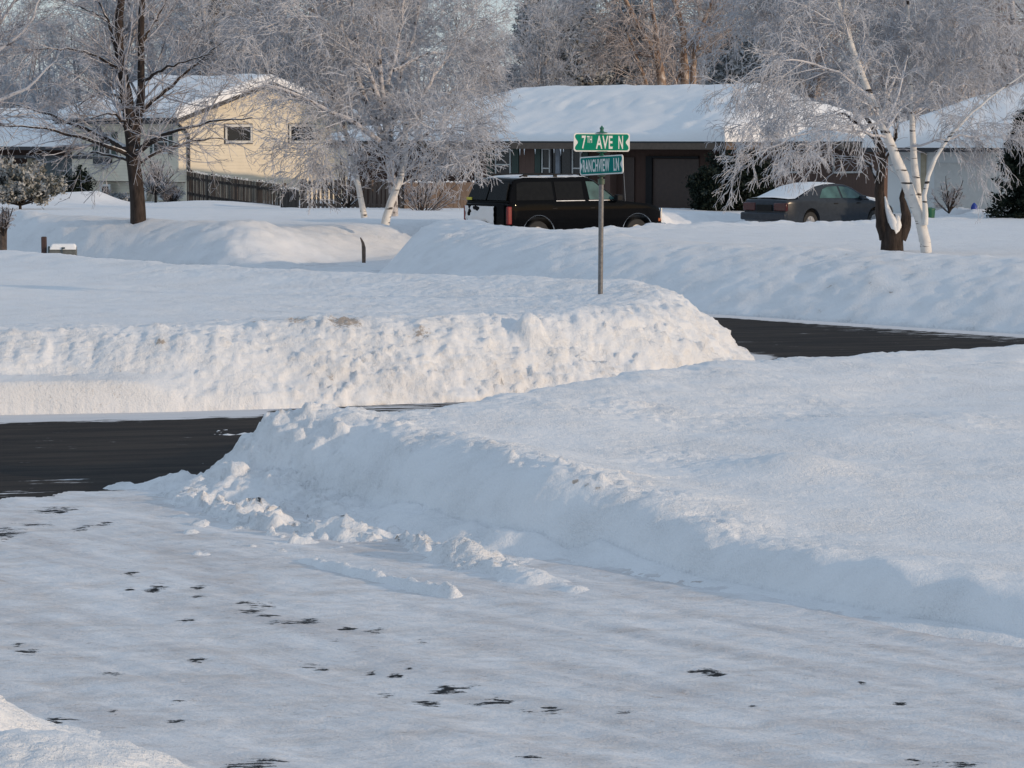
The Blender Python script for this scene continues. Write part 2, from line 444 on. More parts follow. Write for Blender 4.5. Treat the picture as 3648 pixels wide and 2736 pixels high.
# ------------------------------------------------------------------ terrain (heightfields with real relief)
RNG = np.random.default_rng(7)
def lerp_s(poly, vals, s):
    acc = [0.0]
    for a, b in zip(poly[:-1], poly[1:]): acc.append(acc[-1]+math.hypot(b[0]-a[0], b[1]-a[1]))
    return np.interp(s, acc, vals)
class Field:
    def __init__(f, xs, ys):
        f.xs, f.ys = xs, ys; f.X, f.Y = np.meshgrid(xs, ys); f.Z = np.zeros_like(f.X)
        f.R = np.full_like(f.X, 0.01)       # roughness amplitude in metres
        f.D = np.zeros_like(f.X)            # dirt
    def clod(f, x, y, r, squash=0.9, dirt=0):
        i0, i1 = np.searchsorted(f.xs, (x-r, x+r)); j0, j1 = np.searchsorted(f.ys, (y-r, y+r))
        if i1-i0 < 2 or j1-j0 < 2: return
        s = (slice(j0, j1), slice(i0, i1))
        h_ = math.sin(x*127.1+y*311.7)*43758.5; th = (h_-math.floor(h_))*math.pi; asp = .65+.5*((h_*7) % 1)
        dx, dy = f.X[s]-x, f.Y[s]-y; u = (dx*math.cos(th)+dy*math.sin(th))/r; v = (-dx*math.sin(th)+dy*math.cos(th))/(r*min(asp, 1))
        n = .55*np.maximum(np.abs(u), np.abs(v))+.45*np.hypot(u, v)
        f.Z[s] += r*squash*np.clip((1-n)*2.2, 0, 1)**.8*(.8+.25*u+.2*v)
    def blob(f, x, y, rx, ry, v, tgt='D'):
        A = getattr(f, tgt); g = v*np.exp(-((f.X-x)/rx)**2-((f.Y-y)/ry)**2)
        np.maximum(A, g, out=A)
    def displace(f, scale=6.0, scale2=22.0, seed=3, chunk=0.6):
        gy, gx = np.gradient(f.Z, f.ys, f.xs)
        n = np.stack([-gx, -gy, np.ones_like(gx)], -1); n /= np.linalg.norm(n, axis=-1, keepdims=True)
        a = -billow(f.X*scale*1.2, f.Y*scale*1.2, f.Z*scale*1.2, 4, seed, 0.6)-.1
        b = fbm(f.X*scale2, f.Y*scale2, f.Z*scale2, 3, seed+9, 0.6)
        c = fbm(f.X*scale*.45, f.Y*scale*.45, f.Z*scale*.45, 3, seed+31, 0.6)
        q = np.clip(.55+1.5*fbm(f.X*scale*.22, f.Y*scale*.22, f.Z*scale*.3, 3, seed+47), .12, 1.6)
        d = f.R*(chunk*a*q*.8+(1-chunk)*b*1.5+1.3*c)
        return np.stack([f.X, f.Y, f.Z], -1)+n*d[..., None]
    def build(f, name, mat, cut=-0.05, label=None, **kw):
        P = f.displace(**kw); Zs = f.Z
        Q = gridfaces(len(f.ys), len(f.xs), Zs > cut)
        V, Q, at_ = compact(P.reshape(-1, 3), Q, {'dirt': f.D})
        me = arrmesh(name, V, Q, True, at_)
        o = link(name, me, mat); tag(o, label, None, None, 'structure'); return o
def face(d, w, p=2.2): return 1-(1-np.clip(d/w, 0, 1))**p

# toes of the ploughed banks in plan
A_front = [gnd(*p) for p in ((5200, 2520), (4300, 2380), (3648, 2292), (3300, 2236), (3061, 2195), (2731, 2129), (2500, 2085), (2145, 2000), (1824, 1960), (1650, 1925), (1400, 1850), (1113, 1790), (900, 1765), (640, 1745))]
A_back = [A_front[-1], (-2.25, 23.25), (-1.15, 24.0), (0.1, 26.0), (1.5, 28.5), (3.9, 31.0), (9, 35.2), (20, 43)]
A_poly = A_front+A_back[1:]+[(30, 40), (30, 8), (9, 8)]
B_front = [(-40, 21), (-14, 26.6)]+[gnd(*p) for p in ((-300, 1484), (0, 1479), (600, 1468), (1100, 1453), (1650, 1432))]+[(1.6, 31.5), (2.62, 33.2), (3.08, 34.9), (3.12, 36.4)]
B_back = [B_front[-1], (2.5, 37.6), (1.2, 38.6), (-1.3, 40.7), (-3.8, 43.4), (-7.6, 48.2), (-16, 58), (-40, 84)]
B_poly = B_front+B_back[1:]+[(-60, 60)]
C_toe = [(30, 20), (12, 36), (7.4, 40.6), (3.07, 45.4), (-0.8, 50.5), (-3.0, 56), (-5.6, 60.5), (-9, 64), (-16, 70), (-40, 94)]
C_poly = C_toe+[(-60, 300), (90, 300), (90, 20)]
DRIVE1 = [(-4.2, 56.5), (-3.2, 62), (-0.3, 68), (3.0, 73), (7.5, 79), (10.5, 83)]
DRIVE2 = [(-10.0, 58.5), (-13.2, 64.5), (-22, 78)]

def heightC(X, Y):
    X = np.asarray(X, float); Y = np.asarray(Y, float)
    ins = inside(X, Y, C_poly); d, s, _ = pdist(X, Y, C_toe)
    base = 0.66-0.36*sstep(80, 106, Y)+0.05*fbm(X*.25, Y*.25, None, 3, 5)
    base = base-0.12*sstep(4, 10, X)*sstep(58, 70, Y)
    hc = lerp_s(C_toe, [0.8, 0.86, 0.92, 0.97, 1.02, 1.05, 0.87, 0.88, 0.9, 0.9], s)
    hc = hc+0.05*fbm(X*.9, Y*.9, None, 3, 8)
    w = np.interp(X, [-5, 0, 6], [2.0, 2.6, 3.2])
    ridge = np.where(d < w, 1, np.exp(-((d-w)/1.6)**2))
    L = base+(hc-base)*ridge
    h = L*face(d, w, 1.7)
    for line, hw, fw, ff in ((DRIVE1, 1.75, 1.0, 0), (DRIVE2, 1.9, 1.5, 0)):
        dd, ss, sd = pdist(X, Y, line)
        bankh = 1+0.10*np.exp(-((dd-hw-fw)/0.8)**2)
        fws = np.where((sd > 0) & (line is DRIVE1), 2.3, fw)
        if line is DRIVE1: hw = np.interp(ss, [0, 7, 12], [1.15, 1.3, 2.1])
        h = h*bankh*sstep(0, 1, (dd-hw)/fws)**0.8
    return np.where(ins, h, -0.2)
def mounds(X, Y):
    g = lambda x, y, rx, ry, v: v*np.exp(-((X-x)/rx)**2-((Y-y)/ry)**2)
    return g(-14.9, 95, 1.5, 1.4, 0.8)+g(4.0, 79.4, 0.9, 1.0, 0.38)+g(-10.3, 96, 2.6, 2, 0.25)+g(14.0, 83.5, 2.5, 2, 0.12)\
        + g(-7.7, 66.0, 1.8, 3, 0.02)+g(-12.6, 66, 1.6, 2.5, 0.10)
def groundC(x, y): return float(heightC(np.array([x]), np.array([y]))[0]+mounds(np.array([x]), np.array([y]))[0])

# --- near right yard with its ploughed edge
f = Field(spaced((-3.4, -2.9, .05), (-2.9, 4.2, .026), (4.2, 7.5, .06), (7.5, 24, .5)), spaced((12, 14.6, .1), (14.6, 24.5, .026), (24.5, 32.5, .045), (32.5, 44, .4)))
X, Y = f.X, f.Y
ins = inside(X, Y, A_poly); d1, s1, _ = pdist(X, Y, A_front); d2, s2, _ = pdist(X, Y, A_back)
wob = 0.10*fbm(X*1.3, Y*1.3, None, 3, 21)
d1w = np.maximum(d1+wob*.6*sstep(17.5, 20, Y)+.03*fbm(X*2, Y*2, None, 3, 22), 0); d2w = d2+wob
base = 0.22+0.17*sstep(17.5, 22.5, Y)+0.04*fbm(X*.5, Y*.5, None, 3, 31)+0.05*sstep(22, 28, Y)
hc1 = lerp_s(A_front, [0.24, 0.25, 0.26, 0.27, 0.28, 0.275, 0.26, 0.43, 0.53, 0.54, 0.56, 0.58, 0.66, 0.30], s1)
hc1 = hc1+0.02*fbm(X*2.2, Y*2.2, None, 3, 32)
w1 = lerp_s(A_front, [.36, .36, .36, .36, .37, .38, .40, .52, .60, .65, .72, .80, .80, .6], s1)
hc2 = lerp_s(A_back, [0.30, 0.60, 0.62, 0.67, 0.64, 0.56, 0.5, 0.5], s2)+0.05*fbm(X*1.1, Y*1.1, None, 3, 33)
w2 = np.minimum(1.0, 0.5+s2*0.5)
r1 = np.where(d1w < w1, 1, np.exp(-((d1w-w1)/0.75)**2)); r2 = np.where(d2w < w2, 1, np.exp(-((d2w-w2)/1.6)**2))
L = base+np.maximum((hc1-base)*r1, (hc2-base)*r2)
f.Z = np.where(ins, L*face(d1w, w1, 2.6)*face(d2w, w2, 2.0), -0.2)
# outside: a skirt a little below the road so the banks meet it cleanly
g = lambda x, y, rx, ry, v: v*np.exp(-((X-x)/rx)**2-((Y-y)/ry)**2)
mx, my = gnd(2830, 1640, .45); f.Z += np.where(ins, g(mx, my, .45, .5, .13), 0)
mx, my = gnd(3120, 1500, .5); f.Z += np.where(ins, g(mx, my, .9, .9, .10)+g(mx+1.0, my+.9, .8, .8, .08), 0)
# drifted notches on the right part of the edge
for px, py, rx, dz in ((2660, 1975, .08, -.03), (3385, 2085, .13, -.10), (3200, 1995, .12, .035), (3500, 2035, .12, .02), (2855, 1965, .2, .015)):
    qx, qy = gnd(px, py, .35); f.Z += np.where(ins, g(qx, qy, rx, .55, dz)*np.clip(f.Z/.3, 0, 1), 0)
# ploughed windrow lying in front of the face
WR = [gnd(*p) for p in ((680, 1800), (950, 1880), (1250, 1915), (1450, 1945), (1650, 2010), (1850, 2060), (2050, 2105), (2230, 2145))]
dw, sw, _ = pdist(X, Y, WR); hw_ = lerp_s(WR, [.08, .12, .12, .12, .14, .12, .08, .02], sw)
wr = hw_*np.exp(-(dw/0.20)**2)*(1+0.5*fbm(X*4, Y*4, None, 3, 40)); f.Z = np.where(f.Z < -.1, np.maximum(wr-.035, -.2), f.Z+wr*.6)
apr = (.075+.075*sstep(17.6, 19.5, Y))*np.exp(-(d1/.40)**1.3)*(1+(.15+.45*sstep(17.6, 19.5, Y))*fbm(X*3, Y*3, None, 3, 49))*np.clip(s1/.5, 0, 1); f.Z = np.maximum(f.Z, apr-.03)
px0, py0 = gnd(930, 1765); pile = .26*np.exp(-((X-px0)/.62)**2-((Y-py0)/.75)**2)*(1+.5*fbm(X*3, Y*3, None, 3, 42)); f.Z = np.where(ins, f.Z+pile*.4, np.maximum(f.Z, pile-.035))
WR2 = [gnd(*p) for p in ((1060, 2000), (1250, 2050), (1500, 2112), (1620, 2135))]
dw2, sw2, _ = pdist(X, Y, WR2); wr2 = .06*np.exp(-(dw2/.07)**2)*np.clip(1.2+1.6*fbm(X*3, Y*3, None, 2, 44), 0, 1.5); f.Z = np.where(ins, f.Z, np.maximum(f.Z, wr2-.02))
f.R = 0.009+0.020*np.exp(-(d2w/1.0)**2)*1.0+0.020*np.exp(-((d1w-w1)/.30)**2)*sstep(17.0, 18.2, Y)+0.022*np.exp(-(dw/.3)**2)
f.R *= np.where((d1w < w1*.8), .8, 1)*np.where(ins, .12+.88*sstep(0, .16, d1), 1)
f.R += 0.018*np.clip(fbm(X*.8, Y*.8, None, 3, 46)*2, 0, 1)*sstep(19, 22, Y)
f.R += .03*np.exp(-((X-px0)/.8)**2-((Y-py0)/1.0)**2)
tipx, tipy = gnd(900, 1720, .3)
f.R += .035*np.exp(-((X-tipx)/.9)**2-((Y-tipy)/1.2)**2)
for k in range(520):
    t = RNG.random(); s = RNG.random()
    if k < 170: c = gnd(RNG.uniform(640, 1250), RNG.uniform(1640, 1930), 0.12); r = RNG.uniform(.03, .11)
    elif k < 400:
        i = min(int(t*(len(WR)-3)), len(WR)-3); q = RNG.random(); a, b = WR[i], WR[i+1]
        c = (a[0]+(b[0]-a[0])*q+RNG.normal(0, .12), a[1]+(b[1]-a[1])*q+RNG.normal(0, .14)); r = (.025+.075*RNG.random()**2.2)*(1-.45*t)
    elif k < 440:
        i = min(int(t*(len(WR2)-1)), len(WR2)-2); q = RNG.random(); a, b = WR2[i], WR2[i+1]
        c = (a[0]+(b[0]-a[0])*q+RNG.normal(0, .05), a[1]+(b[1]-a[1])*q+RNG.normal(0, .06)); r = RNG.uniform(.012, .045)
    else:  # lumps along the crest
        i = RNG.integers(7, 13); q = RNG.random(); a, b = A_front[i], A_front[i+1]
        c = (a[0]+(b[0]-a[0])*q+.46+RNG.normal(0, .12), a[1]+(b[1]-a[1])*q+.46+RNG.normal(0, .12)); r = RNG.uniform(.02, .06)
    f.clod(c[0], c[1], r, .55)
for px, py in ((1405, 1835), (2050, 1850), (2090, 1855), (2130, 1860), (3500, 2205), (1900, 1990), (2220, 2045)):
    c = gnd(px, py, .2); f.blob(c[0], c[1], .03, .05, 1.0)
snowA = f.build('snow_bank', M['snow'], label='ploughed snow bank and yard right of the driveway', scale=7, scale2=24)
FA = f

# --- corner lot behind the street, lit face towards us
f = Field(spaced((-16, -8.5, .4), (-8.5, -5.7, .08), (-5.7, 3.7, .032), (3.7, 4.2, .1)), spaced((25, 28, .3), (28, 31.6, .024), (31.6, 38.5, .045), (38.5, 50, .08), (50, 60, .6)))
X, Y = f.X, f.Y
ins = inside(X, Y, B_poly); d1, s1, _ = pdist(X, Y, B_front); d2, s2, _ = pdist(X, Y, B_back)
wob = 0.13*fbm(X*1.1, Y*1.1, None, 3, 51)
d1w = np.maximum(d1+wob*np.clip(d1*4, 0, 1), 0); d2w = d2+wob
base = 0.74+0.05*fbm(X*.35, Y*.35, None, 3, 52)
xs_b = [p[0] for p in B_front]
hc1 = np.interp(X, [-14, -5, -2, 0, 2.0, 3.3], [.78, .80, .86, .84, .88, .80])+0.05*fbm(X*1.7, Y*1.7, None, 3, 53)
hc2 = np.interp(X, [-9, -5, -2, 1.5, 3.3], [.93, .92, .93, .98, .84])+0.03*fbm(X*1.2, Y*1.2, None, 3, 54)
fr_ledge = np.interp(d1w, [0, .05, .10, .45, .60, 1.25], [0, .34, .42, .47, .60, 1.0])
fr_slope = face(d1w, 1.25, 1.7)
k = sstep(-2.4, -4.6, X+0.6*fbm(X*1.5, Y*0+3, None, 2, 55)); fr = fr_slope*(1-k)+fr_ledge*k
r1 = np.where(d1w < 1.25, 1, np.exp(-((d1w-1.25)/1.3)**2)); r2 = np.where(d2w < 1.2, 1, np.exp(-((d2w-1.2)/1.6)**2))
L = base+np.maximum((hc1-base)*r1, (hc2-base)*r2)
f.Z = np.where(ins, L*fr*face(d2w, 1.2, 1.8), -0.2)
faceband = np.exp(-((d1w-.6)/.75)**2)
smooth_left = sstep(-1.5, -4.5, X)*sstep(1.8, 3.5, d1w)*sstep(1.5, 3, d2w)
f.R = 0.008+0.007*faceband+0.024*np.exp(-((d1w-.25)/.35)**2)*sstep(-3.0, -1.5, X)+0.014*sstep(-.5, 2.0, X)*np.exp(-(d1w/1.8)**2)+.010*(1-smooth_left)
f.R *= np.where((k > .5) & (d1w < .4), .25, 1)
# vertical flutes left by the plough blade
fl = fbm(X*6+.6*Y, Y*.7, None, 4, 57, .65); f.Z += np.where(ins, .06*fl*np.exp(-((d1w-.8)/.35)**2), 0)
for kk in range(620):
    u = RNG.random()
    if kk < 400:
        x = RNG.uniform(-3.4, 3.0); yb = np.interp(x, xs_b[2:], [p[1] for p in B_front][2:]); y = yb+abs(RNG.normal(0, .4)); r = RNG.uniform(.02, .06)
    elif kk < 540:
        x = RNG.uniform(-5.4, 2.4); yb = np.interp(x, xs_b[2:], [p[1] for p in B_front][2:]); y = yb+1.2+RNG.normal(0, .16); r = RNG.uniform(.02, .06)
    else:
        x = RNG.uniform(-2, 3.2); y = np.interp(x, [-2, 0, 1.6, 2.7, 3.3], [29.6, 30.4, 31.9, 33.4, 35.6])+RNG.uniform(.1, .8); r = RNG.uniform(.03, .085)
    f.clod(x, y, r, .5)
cx, cy = gnd(1890, 1395, .0); f.clod(cx, cy, .19, .9)
cx, cy = gnd(1180, 1425, .1); f.clod(cx, cy, .14, .9)
for px, py, r, v in ((925, 1150, .10, .85), (1060, 1148, .14, .8), (1230, 1140, .18, .9), (1260, 1150, .12, .8), (940, 1255, .05, .6), (1175, 1330, .05, .7), (1500, 1190, .13, .7), (480, 1150, .14, .6),
                     (1520, 1310, .14, .5), (1090, 1235, .25, .4), (575, 1352, .05, .8), (1830, 1180, .2, .35), (2300, 1120, .2, .35)):
    c = at(px, py, 30.0 if py > 1200 else 31.0); f.blob(c.x, c.y+(0 if py > 1200 else -.1), r*1.5, r*1.8, v)
f.D = np.maximum(f.D, .42*k*np.exp(-((d1w-.05)/.25)**2))
for kk in range(46):
    c = gnd(RNG.uniform(0, 700), RNG.uniform(1370, 1462), .2); f.blob(c[0], c[1], .04, .15, RNG.uniform(.35, .6))
B_obj = f.build('snow_bank', M['snow'], label='corner lot snow bank under the street sign', scale=6.0, scale2=25, seed=15, chunk=.34)
FB = f

# --- land beyond the far street
f = Field(spaced((-60, -14, 2), (-14, 15, .085), (15, 80, 3)), spaced((18, 38, 1.5), (38, 62, .085), (62, 84, .14), (84, 110, .4), (110, 300, 8)))
X, Y = f.X, f.Y
f.Z = heightC(X, Y); okc = f.Z > -.1
f.Z = np.where(okc, f.Z+mounds(X, Y)*np.clip(f.Z*3, 0, 1), f.Z)
d, s, _ = pdist(X, Y, C_toe); dd1, _, _ = pdist(X, Y, DRIVE1); dd2, _, _ = pdist(X, Y, DRIVE2)
f.Z = np.where(okc & (f.Z < .02), .012, f.Z)
f.R = 0.010+0.019*np.exp(-((d-1.8)/1.9)**2)+0.05*np.exp(-((dd1-3.3)/1.2)**2)+0.03*np.exp(-((dd2-3.0)/.8)**2)
for kk in range(500):
    t = RNG.random()*3.0+1; i = int(t); q = t-i; a, b = C_toe[i], C_toe[i+1]
    dx, dy = b[0]-a[0], b[1]-a[1]; Ln = math.hypot(dx, dy); o = RNG.uniform(.2, 3.4)
    f.clod(a[0]+dx*q+dy/Ln*o, a[1]+dy*q-dx/Ln*o, RNG.uniform(.09, .16), .10)
for kk in range(70):
    c = gnd(RNG.normal(3060, 170), RNG.normal(1065, 25), .35); f.blob(c[0], c[1], .10, .2, RNG.uniform(.4, .75))
for kk in range(26):
    c = gnd(RNG.uniform(1550, 2500), RNG.uniform(880, 1040), .5); f.blob(c[0], c[1], .05, .12, RNG.uniform(.4, .8))
for kk in range(60):
    c = gnd(RNG.uniform(960, 1230), RNG.uniform(860, 955), .5); f.blob(c[0], c[1], .12, .3, RNG.uniform(.3, .55))
C_obj = f.build('snow_field', M['snow'], cut=-.1, label='snowy front yards and banks beyond the far street', scale=3.2, scale2=9, seed=25)

# --- mound in the near left corner
f = Field(spaced((-6, -3.3, .1), (-3.3, -.4, .02), (-.4, .2, .1)), spaced((7, 9, .1), (9, 13.5, .024), (13.5, 15, .1)))
X, Y = f.X, f.Y
g = lambda x, y, rx, ry, v: v*np.exp(-(np.abs((X-x)/rx)**2.6)-(np.abs((Y-y)/ry)**2.6))
f.Z = np.maximum(g(-3.12, 11.35, 1.14, 1.5, 1.0), g(-2.1, 10.3, 1.40, 1.4, .65))-.05
f.Z += .02*fbm(X*3, Y*3, None, 3, 61)*np.clip(f.Z*5, 0, 1)
f.R = np.where(f.Z > -.03, .026, 0)
D_obj = f.build('snow_mound', M['snow'], cut=-.045, label='rounded snow mound at the near left edge of the driveway', scale=6, scale2=20, seed=35)

# --- streets: asphalt sheet with packed snow near its edges
xs = spaced((-60, -12, 2), (-12, 14, .14), (14, 60, 2)); ys = spaced((4, 18, 1), (18, 62, .14), (62, 96, 2))
X, Y = np.meshgrid(xs, ys)
dB, _, _ = pdist(X, Y, B_front); dB2, _, _ = pdist(X, Y, B_back); dC, _, _ = pdist(X, Y, C_toe); dA, _, _ = pdist(X, Y, A_back)
edgeB = np.interp(X, [-9, -5, -3, -1, 1, 3], [.95, .90, .85, .95, .8, .25])
S = np.maximum(0, 1.0-sstep(edgeB*.45, edgeB*1.35, dB))
S = np.where((X > -2.6) & (X < 3), S*.50, S)
S = np.maximum(S, 1-sstep(.3, .75, dC)); S = np.maximum(S, .36*(1-sstep(.8, 2.2, dC))*sstep(3, 6, X))
S = np.maximum(S, sstep(47, 50, Y)); S = np.maximum(S, (1-sstep(.1, .45, dA))*.9)
S = np.maximum(S, (1-sstep(.2, .6, dB2))*.8)
S = np.maximum(S, .06)
for px, py, rx, ry, v in ((420, 1570, .10, .12, .42), (360, 1600, .35, .10, .30), (250, 1710, .28, .35, .45), (90, 1650, .5, .1, .2), (60, 1760, .3, .4, .40), (2780, 1136, .25, .35, .50), (2650, 1218, 1.2, .12, .33), (1900, 1400, 1, .2, .3)):
    c = gnd(px, py); S = np.maximum(S, v*np.exp(-((X-c[0])/rx)**2-((Y-c[1])/ry)**2))
V = np.stack([X, Y, np.zeros_like(X)], -1).reshape(-1, 3)
road = link('road', arrmesh('road', V, gridfaces(len(ys), len(xs)), True, {'snow': S}), M['road']); tag(road, 'dark wet asphalt street between the snow banks', kind='structure')

# --- driveway of packed snow in the foreground
xs = spaced((-14, -5, .5), (-5, 4.2, .028), (4.2, 14, .6)); ys = spaced((5, 11, .3), (11, 24.2, .034))
X, Y = np.meshgrid(xs, ys)
edge = [gnd(*p) for p in ((-900, 1830), (-200, 1800), (0, 1786), (60, 1772), (120, 1786), (215, 1776), (250, 1745), (330, 1752), (450, 1747), (600, 1728), (760, 1700))]
poly = edge+[(-1.2, 22.7), (1.5, 20.8), (4, 19), (12, 19), (14, 4), (-14, 4)]
de, _, _ = pdist(X, Y, edge)
n_ = fbm(X*1.2, Y*3.0, None, 5, 71, .6)
ins = inside(X, Y, poly); sd = np.where(ins, de, -de)
keep = (sd+0.30*n_+.02 > 0)
ca, sa = math.cos(math.radians(40)), math.sin(math.radians(40))
ca, sa = math.cos(math.radians(50)), math.sin(math.radians(50))
U = X*ca-Y*sa; Wv = X*sa+Y*ca
Z = .006+.013*(1+fbm(U*.35, Wv*1.7, None, 3, 73))+.016*np.clip(fbm(U*.5+.15*Wv, Wv*5.5, None, 4, 74), -.6, 1)+.010*np.exp(-((Wv-12.1+.25*fbm(U*.3, U*0, None, 2, 77))/.10)**2)+.010*np.exp(-((Wv-13.3+.25*fbm(U*.3, U*0, None, 2, 78))/.10)**2)+.006*fbm(X*9, Y*9, None, 3, 76)
Z = np.maximum(Z, .005)*np.clip(.3+sd*2.5, .3, 1)
Bare = np.zeros_like(X)
for px, py, w, h in ((190, 1822, 60, 9), (15, 1905, 50, 18), (300, 1880, 30, 8), (130, 1868, 60, 5), (375, 1870, 25, 5), (560, 2100, 30, 12), (460, 2103, 16, 8), (705, 2095, 26, 8), (705, 2128, 22, 6), (470, 2045, 22, 8),
                     (880, 2150, 44, 7), (895, 2185, 32, 14), (940, 2200, 30, 7), (1060, 2222, 70, 9), (1100, 2215, 34, 9), (960, 2160, 26, 8), (1330, 2248, 36, 7), (1240, 2242, 30, 4), (660, 2213, 32, 5), (1200, 2288, 20, 6), (1500, 2286, 20, 7),
                     (75, 2326, 44, 8), (90, 2322, 30, 8), (400, 2407, 38, 8), (710, 2353, 30, 5), (1105, 2368, 34, 8), (1150, 2384, 24, 4), (1320, 2395, 16, 7), (1400, 2406, 22, 8), (1460, 2385, 12, 6),
                     (1610, 2455, 64, 10), (1580, 2462, 40, 7), (1500, 2500, 34, 6), (1545, 2506, 36, 7), (1390, 2473, 26, 4), (1740, 2502, 44, 11), (1790, 2500, 40, 8), (1960, 2533, 34, 11), (1880, 2536, 26, 4), (2225, 2545, 30, 6), (2040, 2386, 12, 6),
                     (2520, 2398, 44, 12), (2480, 2396, 40, 6), (2550, 2404, 22, 5), (3215, 2510, 24, 6), (3070, 2438, 10, 5), (635, 2503, 24, 10), (620, 2570, 28, 9), (410, 2535, 14, 8), (185, 2573, 40, 18), (900, 2700, 20, 8),
                     (910, 2726, 66, 18), (850, 2736, 40, 14), (1890, 2708, 34, 10), (3430, 2730, 80, 9), (3260, 2722, 40, 7), (2680, 2517, 18, 4), (60, 2300, 20, 4)):
    c = gnd(px, py, .015); dx = w/F*c[1]*1.0; dy = h/F*c[1]*c[1]/CAMZ
    Bare = np.maximum(Bare, 0.70*np.exp(-((X-c[0])/dx/1.8)**2-((Y-c[1])/max(dy, .05)/1.8)**2))
V = np.stack([X, Y, Z], -1).reshape(-1, 3)
V, Q, at_ = compact(V, gridfaces(len(ys), len(xs), keep), {'bare': Bare})
drv = link('driveway', arrmesh('driveway', V, Q, True, at_), M['drive']); tag(drv, 'packed snow driveway with small bare patches of asphalt', kind='structure')

# --- wide ground below everything, out to the horizon
V = np.array([(-1500, -300, -.12), (1500, -300, -.12), (1500, 2500, -.12), (-1500, 2500, -.12)]); gq = link('ground', arrmesh('ground', V, np.array([[0, 1, 2, 3]])), M['snow_smooth']); tag(gq, 'snow covered ground', kind='structure')
# ------------------------------------------------------------------ houses
class House:
    """local frame: x runs away to the right, y runs away to the left; the near corner is the origin"""
    def __init__(h, px, Y, deg, name, label, zb=0.0):
        p = at(px, HORIZON, Y); h.o = (p.x, Y); h.a = math.radians(deg); h.zb = zb
        h.c, h.s = math.cos(h.a), math.sin(h.a)
        h.root = empty(name, (p.x, Y, zb), h.a, label, 'house')
    def loc(h, x, y):   # world -> local
        dx, dy = x-h.o[0], y-h.o[1]; return (dx*h.c+dy*h.s, -dx*h.s+dy*h.c)
    def hit(h, px, py, plane='g', off=0.0):
        """pixel on the plane y=off ('g') or x=off ('f') -> (along, z above base)"""
        d = ray(px, py); ox, oy = h.loc(0, 0); dx = d.x*h.c+d.y*h.s; dy = -d.x*h.s+d.y*h.c
        t = (off-oy)/dy if plane == 'g' else (off-ox)/dx
        return ((ox+dx*t) if plane == 'g' else (oy+dy*t), CAMZ+d.z*t-h.zb)
    def slab(h, mb, plane, a0, a1, z0, z1, t0, t1, m=0):
        """box on a wall: along a0..a1, height z0..z1, from t0 to t1 outwards of the wall"""
        if plane == 'g': mb.box((a0, -t1, z0), (a1, -t0, z1), m)
        else: mb.box((-t1, a0, z0), (-t0, a1, z1), m)
    def window(h, plane, a0, a1, z0, z1, frame='white', bars=(0.5,), hbars=(), fw=.07, out=.05, name='window', glass='glass'):
        a0, a1 = sorted((a0, a1)); z0, z1 = sorted((z0, z1))
        m = MB()
        h.slab(m, plane, a0, a1, z1-fw, z1, .002, out); h.slab(m, plane, a0, a1, z0, z0+fw, .002, out+.02)
        h.slab(m, plane, a0, a0+fw, z0+fw, z1-fw, .002, out-.003); h.slab(m, plane, a1-fw, a1, z0+fw, z1-fw, .002, out-.003)
        for b in bars:
            c = a0+(a1-a0)*b; h.slab(m, plane, c-.02, c+.02, z0+fw, z1-fw, .012, out-.012)
        for b in hbars:
            c = z0+(z1-z0)*b; h.slab(m, plane, a0+fw, a1-fw, c-.02, c+.02, .012, out-.010)
        w = m.build(name, M[frame], h.root)
        g = MB(); h.slab(g, plane, a0+fw, a1-fw, z0+fw, z1-fw, .001, .010); g.build('pane', M[glass], w)
        return w
def roof_snow(h, parent, x0, x1, y0, y1, zf, thick=0.4, seed=1, nx=70, ny=90, rough=0.03, over=0.03, extra=None):
    """snow blanket lying on roof plane zf(x, y): closed sheet with rounded edges"""
    def sp(a, b, n):
        t = np.linspace(0, 1, n); t = .5-.5*np.cos(np.pi*t)*(.35+.65*np.abs(np.cos(np.pi*t))) if False else t
        e = min(.5, (b-a)*.2); return np.unique(np.concatenate([a+np.array([0, .02, .05, .1, .18, .3])*1.0, np.linspace(a+e, b-e, n), b-np.array([.3, .18, .1, .05, .02, 0])]))
    xs, ys = sp(x0-over, x1+over, nx), sp(y0-over, y1+over, ny)
    X, Y = np.meshgrid(xs, ys); Zr = zf(X, Y)
    e = np.minimum(np.minimum(X-xs[0], xs[-1]-X), np.minimum(Y-ys[0], ys[-1]-Y))
    r = np.sqrt(np.clip(1-(1-np.clip(e/.22, 0, 1))**2, 0, 1))
    T = thick*(r*(1+.18*fbm(X*.5, Y*.5, None, 3, seed)))+rough*fbm(X*2.2, Y*2.2, None, 4, seed+3)*r
    if extra is not None: T = T+extra(X, Y)*r
    # soften creases of the roof under deep snow
    Zs = Zr.copy()
    for _ in range(6):
        Zs[1:-1, 1:-1] = (Zs[:-2, 1:-1]+Zs[2:, 1:-1]+Zs[1:-1, :-2]+Zs[1:-1, 2:]+2*Zs[1:-1, 1:-1])/6
    Zt = Zs*r+Zr*(1-r)+T+.006
    n = X.size; V = np.concatenate([np.stack([X, Y, Zt], -1).reshape(-1, 3), np.stack([X, Y, Zr+.004], -1).reshape(-1, 3)])
    Q = gridfaces(len(ys), len(xs)); Q = np.concatenate([Q, Q[:, ::-1]+n])
    return link('snow_cover', arrmesh('snow_cover', V, Q, True), M['roofsnow'], parent)

